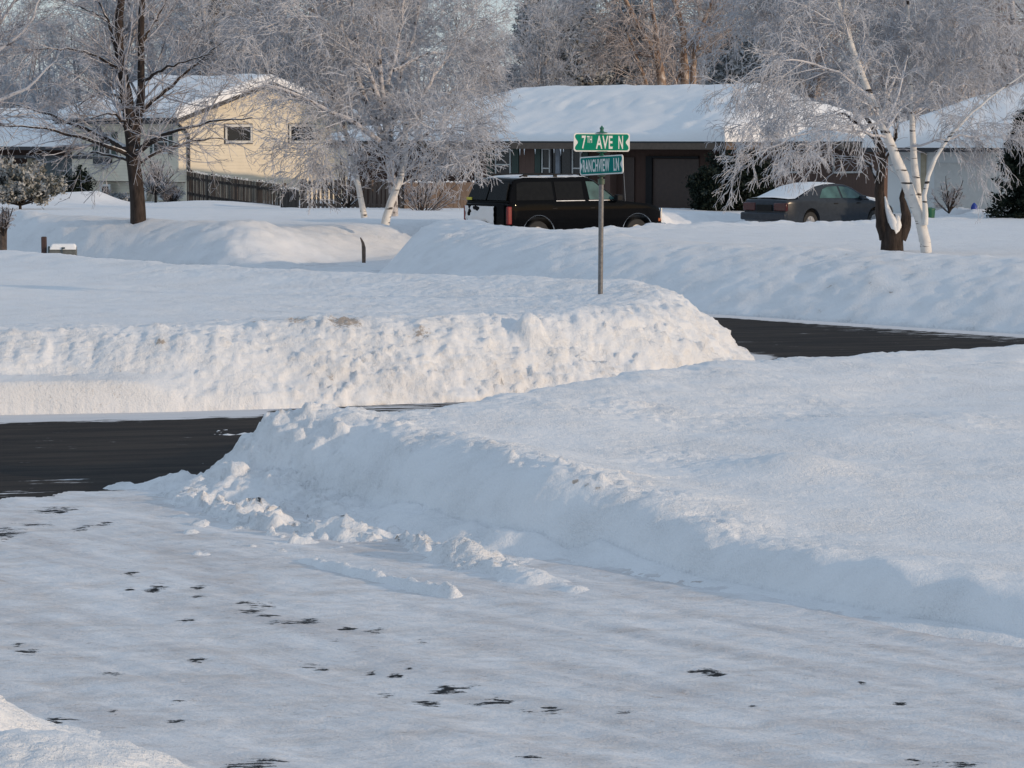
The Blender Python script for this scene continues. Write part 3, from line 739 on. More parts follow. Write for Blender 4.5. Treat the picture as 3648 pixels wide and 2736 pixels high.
# --- left: yellow split-level house
hl = House(635, 108, 48, 'split_level_house', 'yellow split-level house with snowy gabled roof behind the picket fence')
DL, LL = 9.1, 6.4
EZ, OV = 3.42, 0.45
tan_l = 0.30
zroof = lambda x, y: EZ+tan_l*(DL/2-np.abs(x-DL/2))
m = MB()
m.prism([(0, 1.08), (0, EZ+.02), (DL/2, EZ+.02+tan_l*DL/2), (DL, EZ+.02), (DL, 1.08)], lambda a, b, t: (a, t, b), 0, LL)
m.build('wall', M['yellow'], hl.root)
m = MB(); m.box((.35, .02, -.3), (DL-.05, LL-.1, 1.078)); m.build('lower_wall', M['yellow'], hl.root)
m = MB(); m.box((-.003, 0.01, 1.05), (.35, LL, 1.079)); m.build('overhang', M['brown'], hl.root)
# roof deck with dark fascia and soffit
m = MB(); th = .16
poly = [(-OV, zroof(-OV, 0)), (DL/2, zroof(DL/2, 0)), (DL+OV, zroof(-OV, 0)), (DL+OV, zroof(-OV, 0)+th), (DL/2, zroof(DL/2, 0)+th+.02), (-OV, zroof(-OV, 0)+th)]
m.prism(poly, lambda a, b, t: (a, t, b+.02), -.40, LL+.5)
rl = m.build('roof', M['dgrey'], hl.root)
roof_snow(hl, rl, -OV, DL+OV, -.40, LL+.5, lambda x, y: zroof(x, y)+.2, .36, 11, rough=.05)
m = MB(); m.tube([(5.2, 4.6, EZ+1.2), (5.2, 4.6, EZ+2.05)], .07, 10); m.build('vent_pipe', M['dgrey'], rl)
m = MB(); h0 = hl
# downspout on the gable side next to the corner, gutter end
(xa, za) = hl.hit(672, 478, 'g', -.08)
m.tube([(-.25, -.12, EZ-.02), (xa*.6, -.10, za+.12), (xa, -.08, za-.05), (xa, -.08, 1.1)], .055, 8); m.build('downspout', M['dgrey'], hl.root)
m = MB(); m.tube([(-OV-.06, -.42, EZ+.06), (-OV-.06, LL+.5, EZ+.06)], .06, 8); m.build('gutter', M['dgrey'], hl.root)
for (p0, p1) in (((800, 443), (897, 510)), ((1028, 443), (1122, 510))):
    a0, z1 = hl.hit(*p0, 'g'); a1, z0 = hl.hit(*p1, 'g')
    w = hl.window('g', a0, a1, z0, z1, bars=(), fw=.10, out=.05)
    m = MB(); e = .035
    for bx in ((a0-e, a1+e, z1, z1+e), (a0-e, a1+e, z0-e, z0), (a0-e, a0, z0, z1), (a1, a1+e, z0, z1)): hl.slab(m, 'g', *bx, .002, .03)
    m.build('frame_edge', M['dgrey'], w)
# front (shaded) wall windows, plane x = 0
def fw_(h, p0, p1, plane='f', off=0, **kw):
    a0, z1 = h.hit(*p0, plane, off); a1, z0 = h.hit(*p1, plane, off); return h.window(plane, a0, a1, z0, z1, **kw)
fw_(hl, (546, 470), (604, 548), hbars=(.55,), bars=()); fw_(hl, (352, 470), (398, 560), bars=(.5,), hbars=(.5,))
for p0, p1 in (((536, 470), (549, 550)), ((603, 470), (616, 550)), ((332, 470), (350, 562)), ((400, 470), (420, 562))):
    a0, z1 = hl.hit(*p0, 'f'); a1, z0 = hl.hit(*p1, 'f'); m = MB(); hl.slab(m, 'f', a0, a1, z0, z1, .002, .045); m.build('shutter', M['dgreen'], hl.root)
a0, z1 = hl.hit(350, 562, 'f'); a1, z0 = hl.hit(400, 585, 'f'); m = MB(); hl.slab(m, 'f', a0, a1, z0, z1, .003, .28)
fb = m.build('flower_box', M['dgrey'], hl.root)
fw_(hl, (383, 655), (420, 712), 'f', .35, bars=(), fw=.09); fw_(hl, (504, 660), (548, 712), 'f', .35, bars=(.5,), fw=.09); fw_(hl, (592, 664), (622, 712), 'f', .35, bars=(), fw=.08)

# --- its lower garage and entry wing, further left
hw = House(330, 112.2, 48, 'garage_wing', 'low entry and garage wing with snowy roof left of the yellow house')
WD, WL = 6.5, 13.0; WE = 2.28; tan_w = .26
zr2 = lambda x, y: WE+tan_w*np.minimum(np.minimum(x+1.0, WD+.5-x), 9)
m = MB(); m.box((1.2, -.2, -.4), (WD, WL, WE)); m.build('wall', M['brownsd'], hw.root)
m = MB(); m.prism([(-1.0, WE), (WD+.5, WE), (WD+.5, WE+.14), (WD/2-.25, zr2(WD/2-.25, 0)+.14), (-1.0, WE+.14)], lambda a, b, t: (a, t, b), .05, WL+.4)
rw = m.build('roof', M['dgrey'], hw.root)
roof_snow(hw, rw, -1.0, WD+.5, .05, WL+.4, lambda x, y: zr2(x, y)+.14, .40, 17, rough=.05, extra=lambda X, Y: .25*np.exp(-((Y-6.2)/.5)**2)*-1+.2*sstep(6.5, 9, Y))
def panel(h, name, mat, p0, p1, plane='f', off=0, t=.06, lab=None):
    a0, z1 = h.hit(*p0, plane, off); a1, z0 = h.hit(*p1, plane, off); m = MB(); a0, a1 = sorted((a0, a1))
    if plane == 'f': m.box((off-t, a0, z0), (off-.002, a1, z1))
    else: m.box((a0, off-t, z0), (a1, off-.002, z1))
    o = m.build(name, M[mat], h.root)
    if lab: o['label'] = lab
    return o
panel(hw, 'entry_wall', 'greyblue', (136, 560), (268, 745), off=1.2)
panel(hw, 'column', 'tan', (114, 560), (134, 750), off=0.2, t=.25); panel(hw, 'column', 'tan', (280, 560), (316, 750), off=.2, t=.25)
panel(hw, 'downspout', 'dgrey', (135, 575), (141, 750), off=-.1, t=.05)
panel(hw, 'door', 'white', (318, 620), (333, 745), off=.1, t=.06); panel(hw, 'beam', 'dgrey', (-60, 552), (330, 566), off=-.5, t=.1)

# --- right: brown rambler
hr = House(2565, 90, 50, 'rambler_house', 'long dark brown single-storey house with deep snow on its hip roof')
DR, LR = 9.7, 16.0; RE = 2.52; tr_ = .285
def zhip(x, y):
    return RE+np.minimum(np.minimum(tr_*(x+.7), tr_*(DR+.7-x)), np.minimum(.62*(y+.7), .34*(LR+.7-y)))
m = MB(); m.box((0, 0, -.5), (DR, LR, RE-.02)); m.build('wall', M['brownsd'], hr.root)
m = MB(); m.box((-.7, -.7, RE-.02), (DR+.7, LR+.7, RE+.16)); rr = m.build('roof', M['dgrey'], hr.root)
def rex(X, Y):   # snow slid into a lower step near the eave, drift lumps at the right hip
    a = -.16*sstep(3.2, 1.6, X)*sstep(.5, 2.5, Y)
    return a+.16*np.clip(fbm(X*1.4, Y*1.4, None, 3, 91)*1.6, 0, 1)*np.exp(-((Y-.6)/1.5)**2)+.07*np.exp(-((X-2.6)/.45)**2)*fbm(X*1.2, Y*2.4, None, 3, 93)
roof_snow(hr, rr, -.7, DR+.7, -.7, LR+.7, lambda x, y: zhip(x, y)+.16, .38, 23, 90, 130, .028, extra=rex)
m = MB(); m.box((-.74, -.74, RE-.10), (-.701, LR+.7, RE+.10)); m.box((-.70, -.745, RE-.10), (DR+.7, -.701, RE+.10)); m.build('fascia', M['brown'], rr)
# side wall with a window; warm light is put into its lighter, redder siding
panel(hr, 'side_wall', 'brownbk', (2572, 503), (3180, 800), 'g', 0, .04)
fw_(hr, (2962, 560), (3062, 616), 'g', 0, bars=(), fw=.06, out=.09, glass='curtain')
fw_(hr, (2780, 560), (2850, 616), 'g', 0, bars=(.5,), fw=.06, out=.09)
# front wall: garage door, windows with shutters, posts
def frontpanel(n, mat, x0, y0, x1, y1, t=.06): return panel(hr, n, mat, (x0, y0), (x1, y1), 'f', 0, t)
g1 = frontpanel('garage_door', 'garage', 2328, 566, 2490, 775, .03)
frontpanel('garage_door_trim', 'plastic', 2306, 556, 2327, 775, .09); frontpanel('garage_door_trim', 'plastic', 2327, 556, 2492, 565, .085)
frontpanel('front_door', 'garage', 2222, 560, 2262, 770, .05)
frontpanel('post', 'brownbk', 2178, 515, 2196, 770, .35)
fw_(hr, (1932, 528), (1962, 640), 'f', 0, bars=(), hbars=(.36,), fw=.045); fw_(hr, (2040, 528), (2072, 640), 'f', 0, bars=(), hbars=(.36,), fw=.045)
fw_(hr, (1966, 528), (2036, 640), 'f', 0, bars=(), fw=.03, frame='dgrey')
frontpanel('curtain', 'curtain', 1984, 530, 1998, 640, .075)
fw_(hr, (1766, 528), (1822, 645), 'f', 0, bars=(), hbars=(.5,), fw=.05)
fw_(hr, (1694, 540), (1706, 640), 'f', 0, bars=(), fw=.02)
for x0, x1 in ((1736, 1760), (1826, 1850), (1908, 1928), (2078, 2098)): frontpanel('shutter', 'dgreen', x0, 525, x1, 645, .05)
frontpanel('siding_panel', 'brownbk', 1852, 520, 1906, 650, .035)
frontpanel('siding_panel', 'brownbk', 1720, 540, 1734, 650, .035)
# icicles along the eave
for k in range(26):
    y = random.Random(k).uniform(3, 15.5); l = random.Random(k+99).uniform(.06, .22)
    m = MB(); m.tube([(-.73, y, RE-.10), (-.73, y, RE-.10-l)], [.018, .004], 5); m.build('icicle', M['roofsnow'], rr)

# --- far right: pale garage with a snowy roof
hg = House(3900, 84, 60, 'pale_garage_house', 'pale walled garage under a snowy roof at the right edge')
GD, GL = 9.0, 6.6; GE = 2.36
zg = lambda x, y: GE+np.minimum(np.minimum(.38*(x+.6), .38*(GD+.6-x)), np.minimum(.46*(GL+.6-y), .5*(y+.6)+.6))
m = MB(); m.box((0, 0, -.5), (GD, GL, GE)); m.build('wall', M['whitewall'], hg.root)
m = MB(); m.box((-.6, -.6, GE), (GD+.6, GL+.6, GE+.14)); rg = m.build('roof', M['dgrey'], hg.root)
roof_snow(hg, rg, -.6, GD+.6, -.6, GL+.6, lambda x, y: zg(x, y)+.14, .42, 37, 90, 60, .04)
panel(hg, 'garage_door', 'white', (3330, 580), (3800, 775), 'f', 0, .02)
panel(hg, 'wall_trim', 'tan', (3284, 545), (3298, 775), 'f', 0, .09)

# ------------------------------------------------------------------ fences
def fence(name, label, p0, p1, pitch, w, zt, mat, dogear=True, posts=4, base=None, rail=True, dense=False):
    """p0, p1 world xy; zt (z at start, end)"""
    p0 = Vector((*p0, 0)); p1 = Vector((*p1, 0)); L = (p1-p0).length; ang = math.atan2(p1.y-p0.y, p1.x-p0.x)
    zb = min(groundC(p0.x, p0.y), groundC(p1.x, p1.y))-.35
    r = empty(name, (p0.x, p0.y, 0), ang, label, 'fence')
    n = int(L/pitch); m = MB(); sn = MB(); rd = random.Random(4)
    ztf = lambda x: zt[0]+(zt[1]-zt[0])*(x/L)**.8
    for i in range(n):
        x = i*pitch; t = ztf(x)+rd.uniform(-.015, .015); ww = w/2*rd.uniform(.9, 1.05); x += rd.uniform(-.01, .01)
        c = .035 if dogear else .002
        poly = [(x-ww, zb), (x+ww, zb), (x+ww, t-c), (x+ww-c, t), (x-ww+c, t), (x-ww, t-c)]
        m.prism(poly, lambda a, b, tt: (a, tt, b), -.02, .0)
        if rd.random() < .55:
            hh = rd.uniform(.02, .06); m.tube([(x, -.01, t-.005), (x, -.01, t+hh)], [ww*.75, ww*.3], 6, 1)
    m.build('pickets', [M[mat], M['roofsnow']], r)
    for k, dz in enumerate((.28, .85)):
        m = MB()
        for i in range(8):
            a, b = L*i/8, L*(i+1)/8
            m.add([(a, .003, ztf(a)-dz), (b, .003, ztf(b)-dz), (b, .06, ztf(b)-dz), (a, .06, ztf(a)-dz), (a, .003, ztf(a)-dz+.1), (b, .003, ztf(b)-dz+.1), (b, .06, ztf(b)-dz+.1), (a, .06, ztf(a)-dz+.1)],
                  [(0,3,2,1),(4,5,6,7),(0,1,5,4),(1,2,6,5),(2,3,7,6),(3,0,4,7)])
        m.build('rail', M[mat], r)
    for k in range(posts):
        x = L*k/(posts-1); m = MB(); m.box((x-.05, .065, zb), (x+.05, .16, ztf(x)+.02)); m.build('post', M[mat], r)
    return r
p = at(668, 600, 100.5); q = at(1002, 600, 95)
fence('picket_fence', 'dark weathered picket fence sloping down in front of the yellow wall', (p.x, p.y), (q.x, q.y), .104, .058, (1.62, 1.25), 'wood', posts=5)
p = at(1003, 600, 93); q = at(1072, 600, 92)
fence('low_fence', 'short dark board gate between the two picket fences', (p.x, p.y), (q.x, q.y), .105, .10, (1.12, 1.12), 'wood', posts=2)
p = at(1074, 600, 90); q = at(1440, 600, 88)
fence('picket_fence', 'brown wide-board picket fence behind the birch clump', (p.x, p.y), (q.x, q.y), .165, .105, (1.46, 1.46), 'woodb', posts=4)
p = at(1442, 600, 87); q = at(1700, 600, 92)
fence('board_fence', 'dark solid board fence between birch clump and rambler house', (p.x, p.y), (q.x, q.y), .15, .145, (1.42, 1.35), 'woodb', posts=3, dogear=False)

# ------------------------------------------------------------------ street sign
def text_mesh(body, size, sx, thick, depth=.002):
    cu = bpy.data.curves.new('txt', 'FONT'); cu.body = body; cu.size = size; cu.offset = thick; cu.extrude = depth; cu.resolution_u = 4
    cu.align_x = 'CENTER'; cu.align_y = 'CENTER'; cu.space_character = 1.08
    o = bpy.data.objects.new('tmp', cu); COL.objects.link(o); bpy.context.view_layer.update()
    me = bpy.data.meshes.new_from_object(o.evaluated_get(bpy.context.evaluated_depsgraph_get())); bpy.data.objects.remove(o)
    co = np.empty(len(me.vertices)*3, np.float32); me.vertices.foreach_get('co', co); co = co.reshape(-1, 3)
    co[:, 0] -= (co[:, 0].max()+co[:, 0].min())/2; co[:, 1] -= (co[:, 1].max()+co[:, 1].min())/2
    co[:, 0] *= sx
    return me, co
def lettering(parts, mat, parent, y):
    """parts: (text, x centre, z centre, cap height, width) laid on the plane y, facing -Y"""
    V = []; Fc = []; off = 0
    for body, cx, cz, hh, ww in parts:
        me, co = text_mesh(body, 1.0, 1, .018)
        s = co.copy(); s[:, 0] *= ww/(np.ptp(co[:, 0])); s[:, 1] *= hh/(np.ptp(co[:, 1])); s[:, 2] *= 1
        for v in s: V.append((cx+v[0], y-v[2]-.001, cz+v[1]))
        for p_ in me.polygons: Fc.append(tuple(off+i for i in p_.vertices))
        off += len(s); bpy.data.meshes.remove(me)
    me = bpy.data.meshes.new('lettering'); me.from_pydata(V, [], Fc)
    return link('lettering', me, mat, parent)
SD = 35.3
sb = at(2139, 1030, SD); ss = empty('street_sign', (sb.x, SD, 0), 0, 'green double street sign on a grey metal pole in the corner snow bank', 'street sign')
lean = (at(2142, 640, SD)-at(2138.5, 1030, SD)); lean = lean/lean.z
def sp(z): return (lean.x*(z-sb.z), 0, z)
ztop = at(2140, 640, SD).z
m = MB(); m.tube([sp(0.2), sp(ztop)], .0315, 16); m.build('pole', M['pole'], ss, smooth=True)
cx = sp(ztop)[0]
m = MB(); m.lathe([(.033, -.06), (.043, -.055), (.043, -.008), (.046, -.005), (.046, .005), (.02, .012), (.018, .03), (.05, .045), (.052, .052), (.01, .056)], 18, (cx, 0, ztop)); m.build('pole_cap', M['capg'], ss, smooth=True)
def blade(name, yaw, wd, ht, z, gm, txt, tilt=0.0, biteR=.038):
    m = MB(); r = .035
    def rrect(w, h, rad, n=5):
        P = []
        for cx_, cz_, a0 in ((w/2-rad, h/2-rad, 0), (-w/2+rad, h/2-rad, 90), (-w/2+rad, -h/2+rad, 180), (w/2-rad, -h/2+rad, 270)):
            for k in range(n+1):
                a = math.radians(a0+90*k/n); P.append((cx_+rad*math.cos(a), cz_+rad*math.sin(a)))
        return P
    m.prism(rrect(wd, ht, .035), lambda a, b, t: (a, t, b), -.006, .006)
    o = m.build(name, M['signw'], ss); o.location = (cx+lean.x*(z-ztop), 0, z); o.rotation_euler = (0, math.radians(tilt), math.radians(yaw))
    # green field with a concave bite at both ends
    iw, ih = wd-.030, ht-.030; P = []
    def side(sgn):
        Q = []
        N = 20
        for k in range(N+1):
            zz = ih/2*(1-2*k/N); u = abs(zz)/(ih/2)
            bite = .040*math.exp(-((zz)/(ih*.20))**2)
            rnd = .022*(max(0, (u-.72)/.28))**2
            Q.append((sgn*(iw/2-bite-rnd), zz))
        return Q
    P = side(1)+side(-1)[::-1]
    for ys_, nm_ in ((-.0085, 'face'), (.0065, 'face')):
        m = MB(); m.prism(P, lambda a, b, t: (a, t, b), ys_, ys_+.002); m.build('face', M[gm], o)
    for word in txt: lettering([word], M['signw'], o, -.0085)
    return o
z1 = at(2142, 507, SD).z; z2 = at(2144, 588.5, SD).z
blade('name_plate', 20, .755, .232, z1, 'green', [('7', -.245, .0, .165, .055), ('TH', -.170, .035, .085, .068), ('AVE', .03, 0, .165, .225), ('N', .252, 0, .165, .062)], 0.3)
blade('name_plate', -57, .94, .235, z2, 'green_shaded', [('RANCHVIEW', -.105, 0, .160, .585), ('LN', .335, 0, .160, .115)], -2.4)
m = MB(); zc = z1+.116
def bc(z): return (cx+lean.x*(z-ztop), 0, z)
m.lathe([(.074, 0), (.070, .008), (.03, .016), (.022, .026), (.022, .045), (.027, .055), (.027, .066), (.019, .072), (.004, .092)], 14, bc(zc)); m.build('finial', M['bracket'], ss, smooth=True)
zm = (z1-.118+z2+.118)/2
m = MB(); m.lathe([(.075, .030), (.066, .020), (.030, .010), (.016, .0), (.028, -.012), (.050, -.028)][::-1], 14, bc(zm)); m.build('bracket', M['bracket'], ss, smooth=True)

# ------------------------------------------------------------------ cars
def arc_pts(cx_, r, z0, n=14):
    a0 = math.asin((z0)/r) if z0 < r else 0
    return [(cx_+r*math.cos(math.pi-t), r*math.sin(math.pi-t)) for t in np.linspace(a0, math.pi-a0, n)]
def make_wheel(root, x, y, r, w, side, m_t='tyre'):
    m = MB(); prof = [(r*.60, -w/2), (r*.95, -w/2), (r, -w/2+.03), (r, w/2-.03), (r*.95, w/2), (r*.60, w/2)]
    N = 24; vs = []; fs = []
    for rr_, yy in prof:
        for k in range(N):
            a = 2*math.pi*k/N; vs.append((x+rr_*math.cos(a), y+yy, r+rr_*math.sin(a)))
    for i in range(len(prof)-1):
        for k in range(N): fs.append((i*N+k, i*N+(k+1) % N, (i+1)*N+(k+1) % N, (i+1)*N+k))
    m.add(vs, fs); wh = m.build('wheel', M[m_t], root, smooth=True)
    m = MB(); q = y+side*(w/2-.03)
    for k in range(N): pass
    P = [(r*.60*math.cos(2*math.pi*k/N), r*.60*math.sin(2*math.pi*k/N)) for k in range(N)]
    m.prism(P, lambda a, b, t: (x+a, t, r+b), q-.02, q)
    for k in range(5):
        a = 2*math.pi*k/5; m.tube([(x, q+side*.012, r), (x+r*.56*math.cos(a), q+side*.012, r+r*.56*math.sin(a))], [.05, .035], 6)
    m.build('rim', M['rim'], wh)
def loft_body(root, sta, mat, name='body', arches=(), zclip=None, bev=.0):
    """sta: list of (x, zbot, zbelt, ztop, half width low, half width belt, half width top, crown)"""
    N = len(sta); ring = 17; V = []; Fs = []
    for (x, zb, zt, hw, tuck) in sta:
        pass
def body_mesh(root, prof_top, prof_side, wheels, arch_r, zsill, mat, name='body', L0=None):
    """generic shell: prof_top x->top z of the lower body; prof_side(x,z)->half width"""
    xs = np.unique(np.concatenate([np.linspace(L0[0], L0[1], 90)]+[np.linspace(wx-arch_r-.02, wx+arch_r+.02, 30) for wx in wheels]+[np.array([L0[0]+d for d in (.02, .05, .09)]), np.array([L0[1]-d for d in (.02, .05, .09)])]))
    V = []; nz = 12
    for x in xs:
        zt = prof_top(x); zb = zsill(x)
        for wx in wheels:
            q = arch_r**2-(x-wx)**2
            if q > 0: zb = max(zb, min(math.sqrt(q)+.38, zt-.08))
        row = []
        for k in range(nz):
            z = zb+(zt-zb)*k/(nz-1); row.append((x, -prof_side(x, z, zt), z))
        top = [(x, -prof_side(x, zt, zt)*c, zt+.02*(1-c*c)) for c in (.93, .7, .35, 0, -.35, -.7, -.93)]
        left = [(a, -b, c) for a, b, c in row[::-1]]
        V.append(row+top+left)
    n = len(V[0]); vs = [p for r in V for p in r]; fs = []
    for i in range(len(xs)-1):
        for k in range(n-1): fs.append((i*n+k, (i+1)*n+k, (i+1)*n+k+1, i*n+k+1))
        fs.append((i*n+n-1, (i+1)*n+n-1, (i+1)*n, i*n))
    fs.append(tuple(range(n))); fs.append(tuple((len(xs)-1)*n+k for k in range(n))[::-1])
    m = MB(); m.add(vs, fs); o = m.build(name, mat, root, smooth=True, angle=32); return o
def interp(pts):
    a = [p[0] for p in pts]; b = [p[1] for p in pts]; return lambda x: float(np.interp(x, a, b))

def make_suv():
    px_ = at(1812, 700, 69.2); th = math.radians(36); L2, W2 = 2.45, .96
    cx_, cy_ = px_.x+L2*math.cos(th)-W2*math.sin(th), 69.2+L2*math.sin(th)+W2*math.cos(th)
    r = empty('parked_suv', (cx_, cy_, 0.02), th, 'black four-door SUV with roof rack parked behind the far snow bank', 'car')
    top = interp([(-2.45, 1.05), (-2.40, 1.17), (-2.3, 1.22), (.9, 1.20), (1.0, 1.20), (1.25, 1.19), (1.9, 1.12), (2.25, 1.06), (2.38, 1.00), (2.45, .88)])
    def side(x, z, zt):
        w = W2*(1-.10*(max(0, x-1.9)/.55)**2-.05*(max(0, -x-2.15)/.3)**2)
        u = (z-.42)/.75; w -= .045*max(0, (0.35-u))**1.2+.05*max(0, u-.75)**1.5*4*.25
        return w-.03*(max(0, z-zt+.05)/.05)**2*.6
    sill = interp([(-2.45, .50), (-2.2, .46), (-1.6, .42), (1.9, .42), (2.2, .42), (2.45, .46)])
    wh = (-1.52, 1.62)
    body_mesh(r, top, side, wh, .49, sill, M['paint'], L0=(-2.45, 2.45))
    # cabin
    m = MB(); zb, zt = 1.18, 1.80
    def cabpt(x, z, s):
        w = (W2-.035)-.17*(z-zb)/(zt-zb); return (x, s*w, z)
    low = [(-2.41, zb), (1.12, zb)]; prof = [(-2.41, zb), (-2.33, 1.45), (-2.20, 1.70), (-2.10, 1.775), (-1.8, 1.80), (0, 1.81), (.15, 1.79), (.34, 1.72), (1.12, zb)]
    n = len(prof); vs = [cabpt(x, z, -1) for x, z in prof]+[cabpt(x, z, 1) for x, z in prof]
    # crowned roof centre line
    vs += [(x, 0, z+(.03 if z > 1.5 else 0)) for x, z in prof]
    fs = [tuple(range(n))[::-1], tuple(n+i for i in range(n))]
    for i in range(n-1): fs += [(i, i+1, 2*n+i+1, 2*n+i), (2*n+i, 2*n+i+1, n+i+1, n+i)]
    fs.append((n-1, 0, 2*n, 2*n+n-1)); fs.append((2*n+n-1, 2*n, n, 2*n-1))
    m.add(vs, fs); m.build('cabin', M['paint'], r, bevel=.035, seg=3)
    def sidepoly(name, poly, mat, s=-1, off=.006, th_=.004, parent=r):
        mm = MB(); mm.prism(poly, lambda a, b, t: (a, s*(abs(cabpt(a, b, 1)[1])+t), b), off, off+th_); return mm.build(name, M[mat], parent)
    for s in (-1, 1):
        sidepoly('side_window', [(-2.18, 1.25), (-1.02, 1.25), (-1.02, 1.70), (-1.95, 1.70), (-2.10, 1.66)], 'carglass', s)
        w_ = sidepoly('side_window', [(-.94, 1.25), (-.08, 1.25), (-.08, 1.70), (-.94, 1.70)], 'carglass', s)
        if s < 0: sidepoly('window_sill_trim', [(-.96, 1.215), (-.06, 1.215), (-.06, 1.232), (-.96, 1.232)], 'chrome', s, .008, .012)
        w_ = sidepoly('side_window', [(.10, 1.25), (.92, 1.25), (.30, 1.69), (.06, 1.70)], 'cglass', s); w_['label'] = 'pale green frosted front window'
        if s < 0: sidepoly('window_sill_trim', [(.06, 1.215), (.95, 1.215), (.95, 1.232), (.06, 1.232)], 'chrome', s, .008, .012)
    # windscreen, rear glass (follow the sloping ends)
    def quad(name, pts, mat, t=.006):
        v = [Vector(p) for p in pts]; nrm = (v[1]-v[0]).cross(v[2]-v[0]).normalized(); mm = MB()
        mm.add([p+nrm*.004 for p in v]+[p+nrm*(t+.004) for p in v], [(3, 2, 1, 0), (4, 5, 6, 7), (0, 1, 5, 4), (1, 2, 6, 5), (2, 3, 7, 6), (3, 0, 4, 7)]); return mm.build(name, M[mat], r)
    quad('windscreen', [(1.07, -.80, 1.22), (1.07, .80, 1.22), (.39, .70, 1.70), (.39, -.70, 1.70)], 'carglass', .03)
    for a, b in ((-.84, -.03), (.03, .84)):
        wd = lambda z: 1-.17*(z-zb)/(zt-zb)/.93
        quad('rear_window', [(-2.405, b*wd(1.24), 1.24), (-2.405, a*wd(1.24), 1.24), (-2.24, a*wd(1.68), 1.68), (-2.24, b*wd(1.68), 1.68)], 'carglass', .035)
    # tailgate with caked snow, sticker, latch
    m = MB(); m.box((-2.475, -.80, .60), (-2.44, .80, 1.16)); m.build('tailgate', M['paint'], r, bevel=.02)
    N = 22; ys = np.linspace(-.42, .84, N); zs = np.linspace(.60, 1.10, 14); Yg, Zg = np.meshgrid(ys, zs)
    ed = np.minimum(np.minimum(Yg-ys[0], ys[-1]-Yg), np.minimum(Zg-zs[0], (zs[-1]-.05*fbm(Yg*6, Yg*0, None, 2, 5))-Zg)); Tk = .05*np.clip(ed/.10+2.6*fbm(Yg*3.2, Zg*3.2, None, 4, 3), -.6, 1)
    V = np.concatenate([np.stack([-2.478-Tk, Yg, Zg], -1).reshape(-1, 3), np.stack([np.full_like(Yg, -2.474), Yg, Zg], -1).reshape(-1, 3)]); Q = gridfaces(14, N); Q = np.concatenate([Q, Q[:, ::-1]+Yg.size])
    link('caked_snow', arrmesh('caked_snow', V, Q), M['roofsnow'], r)
    m = MB(); m.box((-2.45, .62, 1.245), (-2.428, .84, 1.31)); m.build('sticker', M['yel'], r)
    for s in (-1, 1):
        m = MB(); m.box((-2.465, s*.955, .66), (-2.34, s*.87, 1.10)); m.build('tail_lamp', M['red'], r, bevel=.02)
        m = MB(); m.box((2.40, s*.90, .70), (2.452, s*.52, .92)); m.build('headlight', M['carglass' if s > 0 else 'rim'], r, bevel=.015)
        m = MB(); m.box((2.33, s*.905, .66), (2.41, s*.885, .74)); m.build('turn_lamp', M['amber'], r, bevel=.01)
        m = MB(); m.box((2.425, s*.90, .62), (2.46, s*.86, 1.0)); m.build('lamp_trim', M['chrome'], r, bevel=.006)
        # roof rail on feet
        m = MB(); m.tube([(-1.9, s*.66, 1.83), (-1.75, s*.66, 1.875), (.05, s*.66, 1.885), (.25, s*.66, 1.82)], .018, 8)
        for x in (-1.72, -.8, .02): m.box((x-.05, s*.66-.02, 1.79), (x+.05, s*.66+.02, 1.875))
        m.build('roof_rail', M['plastic'], r)
        m = MB(); m.box((.82, s*.98, 1.20), (1.0, s*1.13, 1.36)); m.box((.86, s*.90, 1.22), (.92, s*1.0, 1.27)); m.build('mirror', M['plastic'], r, bevel=.025)
        # chrome wheel-arch lips and sill strip
        for wx in wh:
            pts = [(wx+.50*math.cos(a), s*(W2-.012), .38+.50*math.sin(a)) for a in np.linspace(math.pi*1.0, 0, 18)]
            m = MB(); m.tube(pts, .013, 6); m.build('arch_trim', M['chrome'], r)
        m = MB(); m.box((wh[0]+.52, s*(W2-.035), .42), (wh[1]-.52, s*(W2-.018), .45)); m.build('sill_trim', M['chrome'], r)
        for wx in wh: make_wheel(r, wx, s*.80, .37, .25, s)
        m = MB(); m.box((-1.10, s*(W2-.012), 1.02), (-.95, s*(W2+.008), 1.05)); m.build('door_handle', M['plastic'], r, bevel=.008)
        m = MB(); m.box((.08, s*(W2-.012), 1.02), (.24, s*(W2+.008), 1.05)); m.build('door_handle', M['plastic'], r, bevel=.008)
    for x in (-1.2, -.25):
        m = MB(); m.tube([(x, -.66, 1.875), (x, .66, 1.875)], .016, 6); m.build('cross_bar', M['plastic'], r)
    m = MB(); m.box((2.36, -.95, .44), (2.56, .95, .62)); m.build('bumper', M['chrome'], r, bevel=.03)['label'] = 'chrome front bumper'
    m = MB(); m.box((-2.60, -.94, .44), (-2.40, .94, .60)); m.build('bumper', M['plastic'], r, bevel=.03)
    m = MB(); m.box((2.44, -.50, .70), (2.47, .50, .93)); m.build('grille', M['chrome'], r)
    m = MB(); m.tube([(1.35, -.78, 1.17), (1.27, -.80, 2.02)], [.009, .005], 6); m.build('antenna', M['rim'], r)
    # snow left on the roof and the bonnet
    def snowpatch(x0, x1, y0, y1, zf, tk, seed, nm='snow_cover'):
        xs = np.linspace(x0, x1, 40); ys = np.linspace(y0, y1, 24); X, Y = np.meshgrid(xs, ys)
        e = np.minimum(np.minimum(X-x0, x1-X), np.minimum(Y-y0, y1-Y))/.25+.5*fbm(X*3, Y*3, None, 3, seed)
        T = tk*np.clip(e, -.4, 1); Z = zf(X, Y)+T; V = np.stack([X, Y, Z], -1).reshape(-1, 3); link(nm, arrmesh(nm, V, gridfaces(24, 40)), M['roofsnow'], r)
    rz_ = lambda X, Y: np.interp(X, [-2.2, -2.1, -1.8, 0, .15, .34], [1.70, 1.775, 1.80, 1.81, 1.79, 1.72])+.03*(1-np.abs(Y)/.79)
